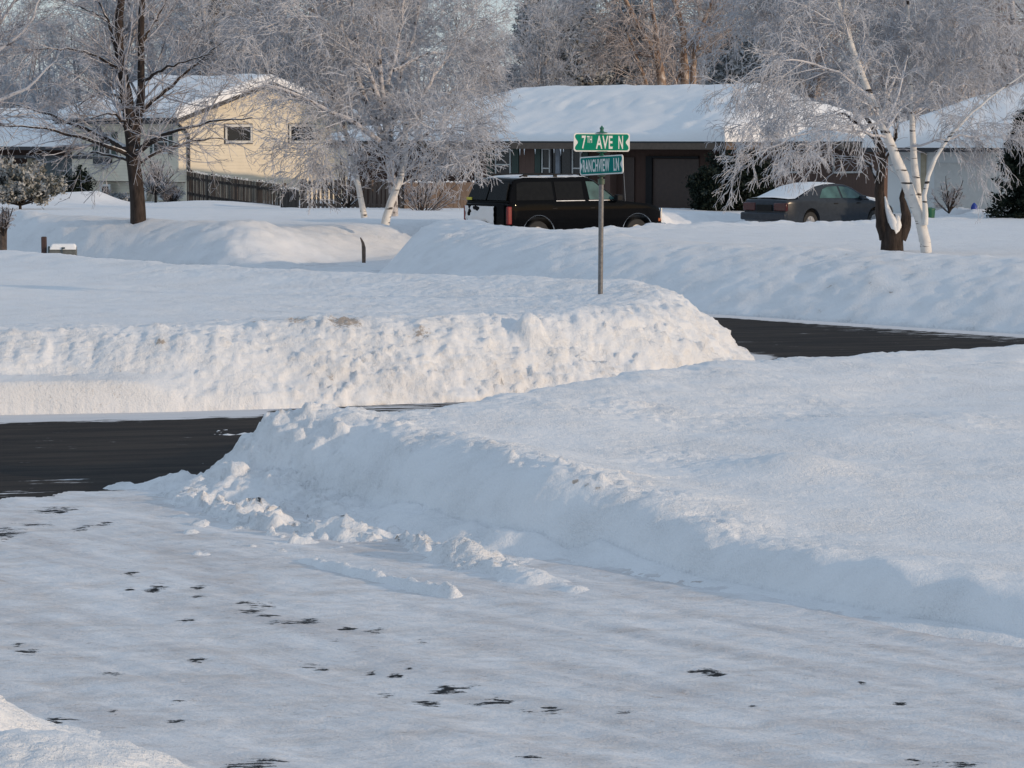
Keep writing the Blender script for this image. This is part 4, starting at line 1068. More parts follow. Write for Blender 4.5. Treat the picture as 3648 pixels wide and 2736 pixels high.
    snowpatch(-1.95, .3, -.74, .74, rz_, .04, 81)
    snowpatch(1.25, 2.1, -.55, .8, lambda X, Y: np.interp(X, [1.25, 1.9, 2.25], [1.19, 1.12, 1.06])+.02, .012, 83)
    return r
make_suv()

def make_sedan():
    Y0 = 80; px_ = at(2806, 700, Y0); th = math.radians(42); L2, W2 = 2.38, .88
    cx_, cy_ = px_.x+L2*math.cos(th)-W2*math.sin(th), Y0+L2*math.sin(th)+W2*math.cos(th)
    r = empty('parked_sedan', (cx_, cy_, 0.05), th, 'dark grey frosted sedan parked beside the brown house near the birch', 'car')
    top = interp([(-2.38, .86), (-2.34, .95), (-2.25, .99), (-1.5, 1.00), (.8, .95), (1.3, .92), (1.9, .84), (2.25, .74), (2.38, .62)])
    def side(x, z, zt):
        w = W2*(1-.14*(max(0, x-1.7)/.68)**2-.09*(max(0, -x-1.9)/.48)**2)
        u = (z-.3)/.65; return w-.05*max(0, .35-u)**1.2-.05*max(0, u-.6)**1.6-.02*(max(0, z-zt+.05)/.05)**2
    sill = interp([(-2.38, .38), (-2.1, .30), (2.1, .26), (2.38, .32)]); wh = (-1.35, 1.45)
    body_mesh(r, top, side, wh, .36, sill, M['paintg'], L0=(-2.38, 2.38))
    zb, zt = .96, 1.41
    prof = [(-1.95, zb), (-1.45, 1.19), (-1.0, 1.34), (-.6, 1.40), (-.1, 1.42), (.3, 1.39), (.6, 1.30), (1.25, zb-.02)]
    def cab(x, z, s): return (x, s*((W2-.05)-.20*(z-zb)/(zt-zb)), z)
    n = len(prof); vs = [cab(x, z, -1) for x, z in prof]+[cab(x, z, 1) for x, z in prof]+[(x, 0, z+(.03 if z > 1.1 else 0)) for x, z in prof]
    fs = [tuple(range(n))[::-1], tuple(n+i for i in range(n))]
    for i in range(n-1): fs += [(i, i+1, 2*n+i+1, 2*n+i), (2*n+i, 2*n+i+1, n+i+1, n+i)]
    fs += [(n-1, 0, 2*n, 3*n-1), (3*n-1, 2*n, n, 2*n-1)]
    m = MB(); m.add(vs, fs); m.build('cabin', M['paintg'], r, bevel=.03, seg=3)
    for s in (-1, 1):
        for poly, mt in (([(-.95, 1.02), (-.02, 1.01), (-.06, 1.35), (-.45, 1.34), (-.72, 1.27)], 'cglass'), ([(.06, 1.01), (.98, .99), (.62, 1.22), (.38, 1.32), (.02, 1.355)], 'cglass')):
            mm = MB(); mm.prism(poly, lambda a, b, t: (a, s*(abs(cab(a, b, 1)[1])+t), b), .005, .010); mm.build('side_window', M[mt], r)
        m = MB(); m.box((-2.41, s*.84, .66), (-2.30, s*.36, .90)); m.build('tail_lamp', M['dred'], r, bevel=.03)
        m = MB(); m.box((.72, s*.84, .96), (.92, s*.98, 1.08)); m.build('mirror', M['paintg'], r, bevel=.03)
        m = MB(); m.box((2.26, s*.76, .56), (2.36, s*.42, .70)); m.build('headlight', M['rim'], r, bevel=.02)
        for wx in wh: make_wheel(r, wx, s*.74, .32, .2, s)
        for x in (-.30, .68): m = MB(); m.box((x-.09, s*(W2-.012), .84), (x+.09, s*(W2+.006), .875)); m.build('door_handle', M['plastic'], r, bevel=.008)
    m = MB(); m.box((-2.50, -.86, .40), (-2.33, .86, .62)); m.build('bumper', M['paintg'], r, bevel=.04)
    m = MB(); m.box((-2.42, -.30, .66), (-2.385, .30, .84)); m.build('rear_panel', M['plastic'], r)
    m = MB(); m.box((2.30, -.82, .30), (2.44, .82, .50)); m.build('bumper', M['paintg'], r, bevel=.04)
    # thin snow on boot, rear window and roof; deeper on the bonnet
    def cover(x0, x1, hw_, tk, seed, pf):
        xs = np.linspace(x0, x1, 60); us = np.linspace(-1, 1, 20); X, U = np.meshgrid(xs, us)
        Z = np.interp(X, [p_[0] for p_ in pf], [p_[1] for p_ in pf])+.035*(1-U*U); e = np.minimum(np.minimum(X-x0, x1-X)/.15, (1-np.abs(U))/.15)+.3*fbm(X*4, U*3, None, 2, seed)
        Z = Z+tk*np.clip(e, -.5, 1)+.012; hwv = np.interp(Z, [.9, 1.0, 1.42], [hw_, hw_, .62]); link('snow_cover', arrmesh('snow_cover', np.stack([X, U*hwv, Z], -1).reshape(-1, 3), gridfaces(20, 60)), M['roofsnow'], r)
    cover(-2.25, -.05, .78, .012, 5, [(-2.38, .94), (-2.25, 1.0), (-1.95, 1.01), (-1.45, 1.19), (-1.0, 1.34), (-.6, 1.40), (.1, 1.42)])
    cover(1.0, 2.2, .72, .10, 7, [(1.0, .96), (1.3, .92), (1.9, .84), (2.25, .74)])
    return r
make_sedan()

# ------------------------------------------------------------------ mailbox, posts, small things
zsn = 0.66
mp = at(225, 880, 49.6)
mb = empty('mailbox', (mp.x, mp.y, 0), math.radians(4), 'grey metal mailbox with a snow cap half buried in the bank', 'mailbox')
hw_, rz = .235, .10
arc = [(rz*math.cos(a), .82+.0+rz*math.sin(a)) for a in np.linspace(0, math.pi, 9)]
poly = [(rz, .66)]+arc+[(-rz, .66)]
m = MB(); m.prism(poly, lambda a, b, t: (t, a, b), -hw_, hw_); m.build('box', M['mailbox'], mb, bevel=.006)
m = MB(); m.prism([(a*1.05, b+(.004 if b > .7 else 0)) for a, b in poly], lambda a, b, t: (t, a, b), -hw_-.03, -hw_-.002); m.build('door', M['mailend'], mb)
m = MB(); m.box((-.02, -rz-.012, .80), (.0, -rz-.002, .90)); m.box((-.02, -rz-.012, .88), (.04, -rz-.002, .91)); m.build('flag', M['mailend'], mb)
m = MB(); m.box((-.05, -.045, .1), (.05, .045, .658)); m.build('post', M['post'], mb)
xs = np.linspace(-hw_+.01, hw_-.0, 24); us = np.linspace(-1, 1, 12); X, U = np.meshgrid(xs, us)
Z = .835+rz*np.sqrt(np.clip(1-(U*.93)**2, 0, 1))*.9+.045*np.clip((1-np.abs(U))*2, 0, 1)*np.clip(np.minimum(X-xs[0], xs[-1]-X)/.04, 0, 1)**.5
link('snow_cap', arrmesh('snow_cap', np.stack([X, U*rz*1.02, Z], -1).reshape(-1, 3), gridfaces(12, 24)), M['roofsnow'], mb)
pp = at(157, 880, 49.6); ztp = at(157, 843, 49.6).z
m = MB(); m.box((pp.x-.045, pp.y-.045, .2), (pp.x+.045, pp.y+.045, ztp)); o = m.build('wooden_post', M['post'], None, bevel=.015); tag(o, 'short dark brown wooden post beside the mailbox', 'post')
pp = at(6, 780, 58.0); zt_ = at(6, 752, 58).z; gz = groundC(pp.x, pp.y)
m = MB(); m.tube([(pp.x-.02, 58, gz-.4), (pp.x+.03, 58, zt_-.1), (pp.x+.06, 58, zt_)], [.09, .085, .04], 8); o = m.build('tree_stub', M['stub']); tag(o, 'broken brown stub sticking out of the snow at the left edge', 'stub')
pp = at(1292, 878, 57.5)
m = MB(); b = at(1296, 884, 57.5); t_ = at(1284, 846, 57.5); m.tube([(b.x, b.y, b.z-.3), tuple(b), tuple((b+t_)/2+Vector((.015, 0, 0))), tuple(t_)], [.04, .042, .03, .012], 7); o = m.build('stick', M['stub']); tag(o, 'short grey-brown stick poking out of the snow bank end', 'stick')
pp = at(3470, 748, 83); m = MB(); m.lathe([(.10, -.5), (.10, .0), (.095, .08), (.07, .15), (.03, .20), (.01, .215)], 14, (pp.x, pp.y, pp.z)); o = m.build('blue_marker', M['blue'], None, smooth=True); tag(o, 'small blue plastic object in front of the pale garage wall', 'toy')
pp = at(3313, 745, 80); m = MB(); m.lathe([(.12, -.45), (.15, -.04), (.16, .0), (.15, .02), (.04, .05)], 14, (pp.x, pp.y, pp.z)); o = m.build('green_bucket', M['bin'], None, smooth=True); tag(o, 'small green plastic container beside the white birch trunk', 'bucket')
# ------------------------------------------------------------------ trees
def norm(v): return v/np.maximum(np.linalg.norm(v, axis=-1, keepdims=True), 1e-9)
def tubes(P, R, S=3):
    """P (N,K,3) polylines, R (N,K) radii -> verts, quads"""
    N, K = R.shape
    T = np.empty_like(P); T[:, 1:-1] = P[:, 2:]-P[:, :-2]; T[:, 0] = P[:, 1]-P[:, 0]; T[:, -1] = P[:, -1]-P[:, -2]; T = norm(T)
    mean = norm(P[:, -1]-P[:, 0]); ref = np.where(np.abs(mean[:, 2:3]) > .8, np.array([[1., 0, 0]]), np.array([[0, 0, 1.]]))[:, None]
    u = norm(np.cross(T, ref)); w = np.cross(u, T)
    a = np.arange(S)*2*np.pi/S
    V = P[:, :, None]+R[:, :, None, None]*(u[:, :, None]*np.cos(a)[:, None]+w[:, :, None]*np.sin(a)[:, None])
    idx = np.arange(N*K*S).reshape(N, K, S); nx = np.roll(idx, -1, 2)
    Q = np.stack([idx[:, :-1], nx[:, :-1], nx[:, 1:], idx[:, 1:]], -1).reshape(-1, 4)
    return V.reshape(-1, 3), Q
def join(parts):
    V = []; Q = []; o = 0
    for v, q in parts: V.append(v); Q.append(q+o); o += len(v)
    return np.concatenate(V), np.concatenate(Q)
def sprout(rng, P, R, n, L, t0=.2, t1=1.0, ang=(35, 65), K=5, r0=None, rr=.55, droop=0.0, up=0.0, wig=.15, lshape=.45, tipr=.35, flat=None, minr=.004):
    """n children along every polyline; droop bends them down, up bends them up"""
    N, Kp = R.shape; t = rng.uniform(t0, t1, (N, n)); f = t*(Kp-1); i = np.minimum(f.astype(int), Kp-2); q = (f-i)[..., None]
    ii = np.arange(N)[:, None]
    base = P[ii, i]*(1-q)+P[ii, i+1]*q; tan = norm(P[ii, i+1]-P[ii, i])
    pr = R[ii, i]*(1-q[..., 0])+R[ii, i+1]*q[..., 0]
    rand = rng.normal(size=(N, n, 3)); 
    if flat is not None: rand[..., 2] *= flat
    side = norm(rand-(rand*tan).sum(-1, keepdims=True)*tan)
    a = np.radians(rng.uniform(*ang, (N, n)))[..., None]
    d = norm(tan*np.cos(a)+side*np.sin(a)); d = d.reshape(-1, 3); base = base.reshape(-1, 3)
    length = (L*(1-lshape*t)*rng.uniform(.6, 1.25, (N, n))).reshape(-1)
    cr = np.maximum((pr.reshape(-1)*rr if r0 is None else np.full(N*n, r0)), minr)
    C = np.empty((N*n, K, 3)); C[:, 0] = base; cur = d; st = length/(K-1)
    for k in range(1, K):
        cur = cur+rng.normal(0, wig, cur.shape)/math.sqrt(K); cur[:, 2] += (up-droop*(k/(K-1)))*2.0/(K-1); cur = norm(cur)
        C[:, k] = C[:, k-1]+cur*st[:, None]
    RR = cr[:, None]*np.linspace(1, tipr, K)[None]
    return C, np.maximum(RR, minr*.7)
def trunk_poly(pts, rs, n=14, rng=None, wig=.0):
    pts = np.array(pts, float); s = np.r_[0, np.cumsum(np.linalg.norm(np.diff(pts, axis=0), axis=1))]
    t = np.linspace(0, s[-1], n); 
    P = np.stack([np.interp(t, s, pts[:, k]) for k in range(3)], -1)
    for _ in range(2): P[1:-1] = (P[:-2]+2*P[1:-1]+P[2:])/4
    if wig: P[1:] += rng.normal(0, wig, P[1:].shape)
    return P, np.interp(t, s, rs)
def put_tree(name, label, loc, trunk_parts, crown_parts, tm, cm, group=None, S=8, cat='tree', rz=0, crown_name='crown'):
    r = empty(name, loc, rz, label, cat, group)
    V, Q = join([tubes(p[None], q[None], 10) if p.ndim == 2 else tubes(p, q, 6) for p, q in trunk_parts])
    link('trunk', arrmesh('trunk', V, Q), tm, r)
    V, Q = join([tubes(p, q, 3) for p, q in crown_parts])
    link(crown_name, arrmesh(crown_name, V, Q), cm, r)
    return r
def copy_tree(o, loc, rz, sc, label, group=None):
    c = o.copy(); COL.objects.link(c); c.location = loc; c.rotation_euler = (0, 0, rz); c.scale = sc
    c['label'] = label
    if group: c['group'] = group
    for ch in list(o.children):
        d = ch.copy(); COL.objects.link(d); d.parent = c
    return c
def rel(px, py, Y, o):
    p = at(px, py, Y); return (p.x-o[0], p.y-o[1], p.z-o[2])

# --- dark maple in front of the yellow house (three stems, long flat lower limbs)
Y0 = 66.0; b = at(490, 800, Y0); O = (b.x, Y0, groundC(b.x, Y0)-.25)
rng = np.random.default_rng(11)
w = lambda x, y, dy=0: rel(x, y, Y0+dy, O)
tr = [trunk_poly([w(494, 830), w(490, 700), w(478, 600), w(470, 520)], [.20, .175, .165, .175], 12)]
st = [trunk_poly([w(470, 540), w(455, 420), w(440, 300), w(425, 150), w(430, 0), w(426, -260), w(430, -700)], [.13, .115, .11, .10, .095, .07, .02], 26, rng, .012),
      trunk_poly([w(474, 540), w(468, 420), w(455, 300), w(430, 215)], [.11, .09, .07, .05], 12, rng, .01),
      trunk_poly([w(480, 540, .2), w(495, 400), w(505, 280), w(500, 100), w(510, -100), w(500, -500)], [.12, .10, .085, .075, .06, .02], 22, rng, .012)]
lim = []
def limb(pts, r0, r1=.012, n=14): lim.append(trunk_poly(pts, np.linspace(r0, r1, len(pts)), n, rng, .018))
limb([w(470, 545), w(400, 500, .4), w(290, 450, .8), (w(150, 400, 1)), w(40, 370, 1.2)], .085)
limb([w(465, 555), w(380, 520, -.4), w(250, 475, -1), w(100, 450, -1.6), w(-60, 440, -2)], .06)
limb([w(475, 560), w(540, 500, -.3), w(620, 460, -.8), w(760, 430, -1.2), w(900, 420, -1.5)], .07)
limb([w(478, 590), w(560, 540, .3), w(680, 500, .6), w(800, 490, .9)], .05)
limb([w(468, 575), w(420, 560, .5), w(330, 540, 1), w(220, 560, 1.4)], .05)
limb([w(455, 360), w(390, 330, .4), w(330, 340, .6), w(270, 380, .9)], .05)
limb([w(500, 400), w(600, 310, .5), w(700, 230, .8), w(800, 140, 1)], .065)
limb([w(503, 300), w(560, 250, -.5), w(640, 230, -.8), w(760, 190, -1)], .045)
limb([w(430, 215), w(400, 130), w(380, 50), w(300, -60, .3)], .05)
limb([w(428, 120), w(380, 70, .4), w(300, 30, .7), w(180, -20, 1)], .04)
limb([w(440, 250), w(330, 190, -.6), w(220, 170, -.9), w(100, 180, -1.2)], .04)
limb([w(505, 150), w(560, 60, .4), w(620, -40, .6)], .04)
limb([w(470, 500), w(440, 430, -.8), w(400, 400, -1.4), w(330, 420, -2)], .045)
limb([w(480, 560), w(500, 520, -1), w(560, 480, -2), w(640, 520, -2.6)], .05)
LP = np.stack([p for p, _ in lim]); LR = np.stack([r for _, r in lim])
c1 = sprout(rng, LP, LR, 14, 1.5, .15, 1, (30, 60), 6, rr=.5, up=.05, wig=.22, minr=.011)
stP = np.stack([trunk_poly(p, r, 14)[0] for p, r in st]); stR = np.stack([trunk_poly(p, r, 14)[1] for p, r in st])
c0 = sprout(rng, stP, stR, 17, 2.4, .12, 1, (35, 60), 7, rr=.4, up=.12, wig=.2, minr=.014)
c2 = sprout(rng, *c0, 7, 1.1, .15, 1, (30, 55), 5, rr=.5, up=.05, wig=.22, minr=.009)
c3 = sprout(rng, *c1, 6, .65, .1, 1, (25, 55), 4, rr=.55, up=.02, wig=.25, minr=.0065)
c4 = sprout(rng, *c2, 5, .55, .1, 1, (25, 55), 4, rr=.55, wig=.25, minr=.0065)
c5 = sprout(rng, *c3, 2, .30, .1, 1, (25, 60), 3, rr=.6, wig=.25, minr=.0055)
put_tree('maple_tree', 'dark three-stemmed maple with long frosted limbs in front of the yellow house', O, tr+st+lim, [c0, c1, c2, c3, c4, c5], M['bark'], M['twigb'])

# --- frosted birch clump in the middle
Y0 = 68.0; b = at(1370, 790, Y0); O = (b.x, Y0, groundC(b.x, Y0)-.2)
rng = np.random.default_rng(12); w = lambda x, y, dy=0: rel(x, y, Y0+dy, O)
tb = [trunk_poly([w(1372, 800), w(1385, 735), w(1410, 680), w(1432, 620), w(1450, 520), w(1440, 400)], [.105, .095, .09, .08, .06, .04], 16, rng, .006),
      trunk_poly([w(1298, 775), w(1290, 730), w(1275, 660), w(1255, 580), w(1230, 480), w(1215, 380)], [.08, .072, .068, .06, .045, .03], 16, rng, .006)]
lim = []
limb([w(1402, 770, .5), w(1398, 640, .5), w(1380, 520, .4), w(1375, 400), w(1350, 260), w(1345, 60), w(1330, -300)], .12, .03, 14)
limb([w(1395, 560, .4), w(1330, 430), w(1290, 330), w(1240, 180), w(1180, -50), w(1120, -400)], .10, .02)
limb([w(1385, 500, .3), w(1400, 380, .4), w(1450, 200, .8), w(1490, 60, 1), w(1520, -300, 1.2)], .09, .02)
limb([w(1370, 420), w(1330, 300, -.4), w(1260, 130, -.6), w(1250, -100, -1)], .08, .02)
limb([w(1400, 520), w(1470, 430, .8), w(1560, 350, 1.4), w(1650, 310, 1.8), w(1720, 330, 2)], .07, .02)
limb([w(1390, 540), w(1280, 440, -.8), w(1130, 380, -1.4), w(960, 290, -1.8), w(860, 330, -2)], .07, .02)
limb([w(1400, 560), w(1500, 480, -.7), w(1590, 455, -1.2), w(1690, 480, -1.5)], .06, .015)
limb([w(1245, 500), w(1200, 380), w(1140, 260, .4), w(1040, 150, .7), w(930, 100, 1)], .06, .015)
limb([w(1440, 420), w(1530, 300), w(1620, 160, .5), w(1700, 60, 1)], .06, .015)
limb([w(1380, 300), w(1420, 160), w(1440, 0), w(1460, -300)], .06, .015)
limb([w(1235, 420), w(1180, 300), w(1100, 100), w(1000, -40)], .06, .015)
limb([w(1440, 460), w(1500, 500, -1), w(1560, 530, -1.5), w(1640, 540, -1.8)], .035, .012)
limb([w(1250, 520), w(1180, 500, -.8), w(1110, 520, -1.2), w(1060, 570, -1.5)], .03, .010)
limb([w(1400, 250), w(1520, 190, .8), w(1620, 190, 1.2), w(1700, 240, 1.4)], .045, .012)
limb([w(1300, 200), w(1150, 60, -.8), w(1000, 60, -1.2), w(900, 130, -1.4)], .045, .012)
LP = np.stack([p for p, _ in lim]+[trunk_poly(p, r, 14)[0] for p, r in tb]); LR = np.stack([r for _, r in lim]+[trunk_poly(p, r, 14)[1] for p, r in tb])
c1 = sprout(rng, LP, LR, 16, 1.5, .28, 1, (30, 65), 7, rr=.4, droop=.0, up=.05, wig=.22, minr=.013)
c2 = sprout(rng, *c1, 8, .95, .1, 1, (30, 60), 6, rr=.5, droop=.15, wig=.24, minr=.009)
c3 = sprout(rng, *c2, 3, .50, .1, 1, (25, 60), 4, rr=.6, droop=.3, wig=.26, minr=.0075)
c4 = sprout(rng, *c3, 3, .22, .2, 1, (25, 65), 3, rr=.8, droop=.35, wig=.3, minr=.0065)
r = put_tree('birch_clump', 'large frosted birch clump with white leaning trunks left of the SUV', O, lim, [c1, c2, c3, c4], M['barkbg'], M['twig'])
for p_, q_ in tb:
    V, Q = tubes(p_[None], q_[None], 12); o = link('white_trunk', arrmesh('white_trunk', V, Q), M['birch'], r)

# --- weeping birch on the right with white trunks
Y0 = 52.0; b = at(3290, 890, Y0); O = (b.x, Y0, groundC(b.x, Y0)-.2)
rng = np.random.default_rng(13); w = lambda x, y, dy=0: rel(x, y, Y0+dy, O)
tb = [trunk_poly([w(3300, 900), w(3285, 800), w(3250, 700), w(3215, 620), w(3170, 510), w(3120, 390), w(3070, 270), w(3020, 130), w(2985, 20), w(2950, -200)], [.105, .10, .105, .10, .085, .072, .062, .052, .043, .03], 30, rng, .005),
      trunk_poly([w(3290, 860, .2), w(3275, 740, .2), w(3262, 620, .3), w(3250, 480, .4), w(3245, 330, .5), w(3235, 150, .5), w(3230, -150, .5)], [.085, .08, .07, .055, .042, .035, .02], 24, rng, .006),
      trunk_poly([w(3295, 800, -.1), w(3290, 700, -.2), w(3310, 610, -.2), w(3355, 520, -.2), w(3440, 420, -.3), w(3560, 320, -.4), w(3700, 230, -.5)], [.06, .045, .04, .034, .026, .02, .012], 22, rng, .006),
      trunk_poly([w(3055, 250), w(3020, 100, .2), w(3000, -50, .4)], [.05, .04, .03], 8)]
lim = []
limb([w(3140, 440), w(3020, 380, .6), w(2880, 350, 1), w(2740, 380, 1.2), w(2660, 450, 1.3)], .028, .008)
limb([w(3100, 350), w(3000, 260, -.6), w(2860, 210, -1), w(2720, 220, -1.4), w(2620, 300, -1.6)], .028, .008)
limb([w(3060, 240), w(2940, 130, .4), w(2800, 60, .8), w(2640, 60, 1), w(2540, 120, 1.2)], .028, .008)
limb([w(3160, 490), w(3060, 470, -.8), w(2940, 460, -1.4), w(2800, 490, -1.8), w(2700, 560, -2)], .026, .008)
limb([w(3240, 400, .4), w(3330, 280, .8), w(3440, 190, 1), w(3560, 200, 1.2), w(3680, 300, 1.3)], .026, .008)
limb([w(3240, 200, .4), w(3330, 80, 0), w(3460, 20, 0), w(3600, 60, 0)], .026, .008)
limb([w(3235, 250, .4), w(3150, 120, .9), w(3080, 20, 1.2), w(3020, -100, 1.4)], .026, .008)
limb([w(3250, 520, .3), w(3350, 500, 0), w(3480, 480, .3), w(3620, 500, .4)], .024, .008)
limb([w(3020, 130), w(2900, 10), w(2780, -60, .4), w(2640, -60, .6)], .026, .008)
limb([w(3060, 250), w(3130, 170, .3), w(3220, 110, .5), w(3300, 120, .6)], .03, .009)
LP = np.stack([p for p, _ in lim]+[trunk_poly(p[8:], r[8:], 14)[0] for p, r in tb[:2]]); LR = np.stack([r for _, r in lim]+[trunk_poly(p[8:], r[8:], 14)[1] for p, r in tb[:2]])
c1 = sprout(rng, LP, LR, 20, 1.4, .12, 1, (30, 70), 7, rr=.5, droop=.26, wig=.22, minr=.0075)
c2 = sprout(rng, *c1, 8, .70, .1, 1, (25, 60), 6, rr=.6, droop=.45, wig=.24, minr=.0065)
c3 = sprout(rng, *c2, 4, .36, .1, 1, (25, 60), 4, rr=.7, droop=.6, wig=.28, minr=.0055)
c4 = sprout(rng, *c3, 2, .18, .2, 1, (25, 60), 3, rr=.8, droop=.5, wig=.3, minr=.005)
r = put_tree('weeping_birch', 'frosted weeping birch with white leaning trunks in the right front yard', O, lim, [c1, c2, c3, c4], M['barkf'], M['twig'])
for p_, q_ in tb:
    V, Q = tubes(p_[None], q_[None], 12); link('white_trunk', arrmesh('white_trunk', V, Q), M['birch'], r)

# --- dark forked trunk beside it
Y0 = 53.2; b = at(3178, 880, Y0); O = (b.x, Y0, groundC(b.x, Y0)-.25)
rng = np.random.default_rng(14); w = lambda x, y, dy=0: rel(x, y, Y0+dy, O)
tr = [trunk_poly([w(3178, 900), w(3178, 860), w(3180, 820), w(3184, 796)], [.225, .21, .20, .17], 8),
      trunk_poly([w(3158, 850), w(3142, 790), w(3136, 720), w(3132, 640), w(3150, 560), w(3120, 470), w(3060, 380)], [.14, .12, .10, .08, .06, .045, .03], 22, rng, .008),
      trunk_poly([w(3205, 850), w(3228, 800), w(3226, 750), w(3212, 700), w(3222, 650)], [.13, .11, .085, .05, .02], 16, rng, .008)]
lim = []
limb([w(3134, 660), w(3110, 600, .3), w(3060, 560, .5), w(2980, 560, .7)], .05, .012)
limb([w(3140, 600), w(3180, 520, .4), w(3200, 430, .6), w(3160, 330, .8)], .045, .012)
limb([w(3135, 520), w(3060, 440, .4), w(3000, 400, .5), w(2930, 420, .6)], .045, .012)
LP = np.stack([p for p, _ in lim]); LR = np.stack([r for _, r in lim])
c1 = sprout(rng, LP, LR, 8, .8, .2, 1, (30, 70), 6, rr=.5, droop=.1, wig=.25, minr=.010)
c2 = sprout(rng, *c1, 5, .45, .1, 1, (25, 60), 5, rr=.6, droop=.35, wig=.25, minr=.007)
c3 = sprout(rng, *c2, 3, .25, .1, 1, (25, 60), 3, rr=.7, droop=.6, wig=.25, minr=.006)
r = put_tree('forked_tree', 'dark brown forked tree trunk with snow in its fork beside the white birch', O, tr+lim, [c1, c2], M['bark'], M['twigb'])
sn = trunk_poly([w(3192, 850, -.10), w(3186, 800, -.12), w(3165, 760, -.05), w(3152, 700, -.05)], [.075, .10, .06, .02], 10)
sn2 = trunk_poly([w(3190, 845, -.10), w(3196, 800, -.12), w(3198, 770, -.05)], [.06, .09, .03], 8)
V, Q = join([tubes(sn[0][None], sn[1][None], 8), tubes(sn2[0][None], sn2[1][None], 8)]); link('snow_in_fork', arrmesh('snow_in_fork', V, Q), M['roofsnow'], r)

# --- bare tree mostly outside the frame at the upper left
Y0 = 60.0; O = (-13.6, Y0, .5); rng = np.random.default_rng(15); w = lambda x, y, dy=0: rel(x, y, Y0+dy, O)
lim = []
limb([w(-420, 760), w(-400, 500), w(-330, 300), w(-260, 100), w(-200, -300)], .22, .05)
limb([w(-380, 420), w(-200, 360), w(-20, 380), w(60, 330), w(130, 290), w(200, 210)], .07, .014)
limb([w(-330, 300), w(-160, 260), w(-10, 180), w(70, 140), w(130, 40), w(180, -80)], .06, .014)
limb([w(-300, 260), w(-100, 180), w(-10, 100), w(30, 40), w(70, -30)], .08, .02)
limb([w(-250, 100), w(-60, 0), w(40, -100), w(120, -160)], .05, .014)
limb([w(-380, 480), w(-200, 460), w(-60, 420), w(60, 420), w(140, 400)], .04, .01)
LP = np.stack([p for p, _ in lim[1:]]); LR = np.stack([r for _, r in lim[1:]])
c1 = sprout(rng, LP, LR, 12, 1.3, .2, 1, (25, 55), 6, rr=.5, up=.05, wig=.2, minr=.010)
c2 = sprout(rng, *c1, 6, .7, .1, 1, (25, 55), 5, rr=.6, wig=.22, minr=.008)
c3 = sprout(rng, *c2, 3, .35, .1, 1, (25, 55), 4, rr=.7, wig=.22, minr=.006)
put_tree('bare_tree', 'bare frosted tree reaching into the picture at the upper left', O, lim, [c1, c2, c3], M['barkf'], M['twigb'])

# --- background trees: three prototypes, copied
def proto(seed, h, spread, name, label, loc, tm, cm, ns=(3, 5), up=.12, dens=1.0, stems=2, minr=.016):
    rng = np.random.default_rng(seed); tp = []; 
    for s in range(stems):
        a = rng.uniform(0, 6.28); l = spread*.16*(s > 0 or stems > 1)
        tp.append(trunk_poly([(0, 0, 0), (l*.3*math.cos(a), l*.3*math.sin(a), h*.2), (l*math.cos(a), l*math.sin(a), h*.5), (l*1.6*math.cos(a), l*1.6*math.sin(a), h*.98)], [.27, .22, .14, .03], 14, rng, .04))
    P = np.stack([p for p, _ in tp]); R = np.stack([r for _, r in tp])
    a0 = sprout(rng, P, R, int(15*dens*2/stems), h*.42, .2, .98, (30, 60), 8, rr=.42, up=up, wig=.2, minr=.03, lshape=.62)
    a1 = sprout(rng, *a0, 8, h*.17, .15, 1, (28, 60), 6, rr=.45, up=up*.5, wig=.25, minr=.018)
    a2 = sprout(rng, *a1, 6, h*.085, .1, 1, (28, 60), 4, rr=.5, wig=.3, minr=minr)
    a3 = sprout(rng, *a2, 3, h*.045, .1, 1, (28, 65), 3, rr=.7, wig=.3, minr=minr*.85)
    return put_tree(name, label, loc, tp+[a0], [a1, a2, a3], tm, cm)
G = 'frosted trees standing behind the houses'
def bgl(px, Y, z=0.0): p = at(px, HORIZON, Y); return (p.x, Y, z)
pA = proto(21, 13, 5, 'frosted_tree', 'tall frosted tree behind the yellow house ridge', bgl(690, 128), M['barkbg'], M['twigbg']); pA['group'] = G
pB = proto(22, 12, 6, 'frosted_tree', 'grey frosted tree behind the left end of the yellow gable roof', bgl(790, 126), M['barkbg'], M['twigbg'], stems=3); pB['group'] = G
pC = proto(23, 14, 6, 'frosted_tree', 'brownish bare tree behind the rambler house roof', bgl(2140, 138), M['barkbg'], M['twigbg2'], stems=2, up=.2); pC['group'] = G
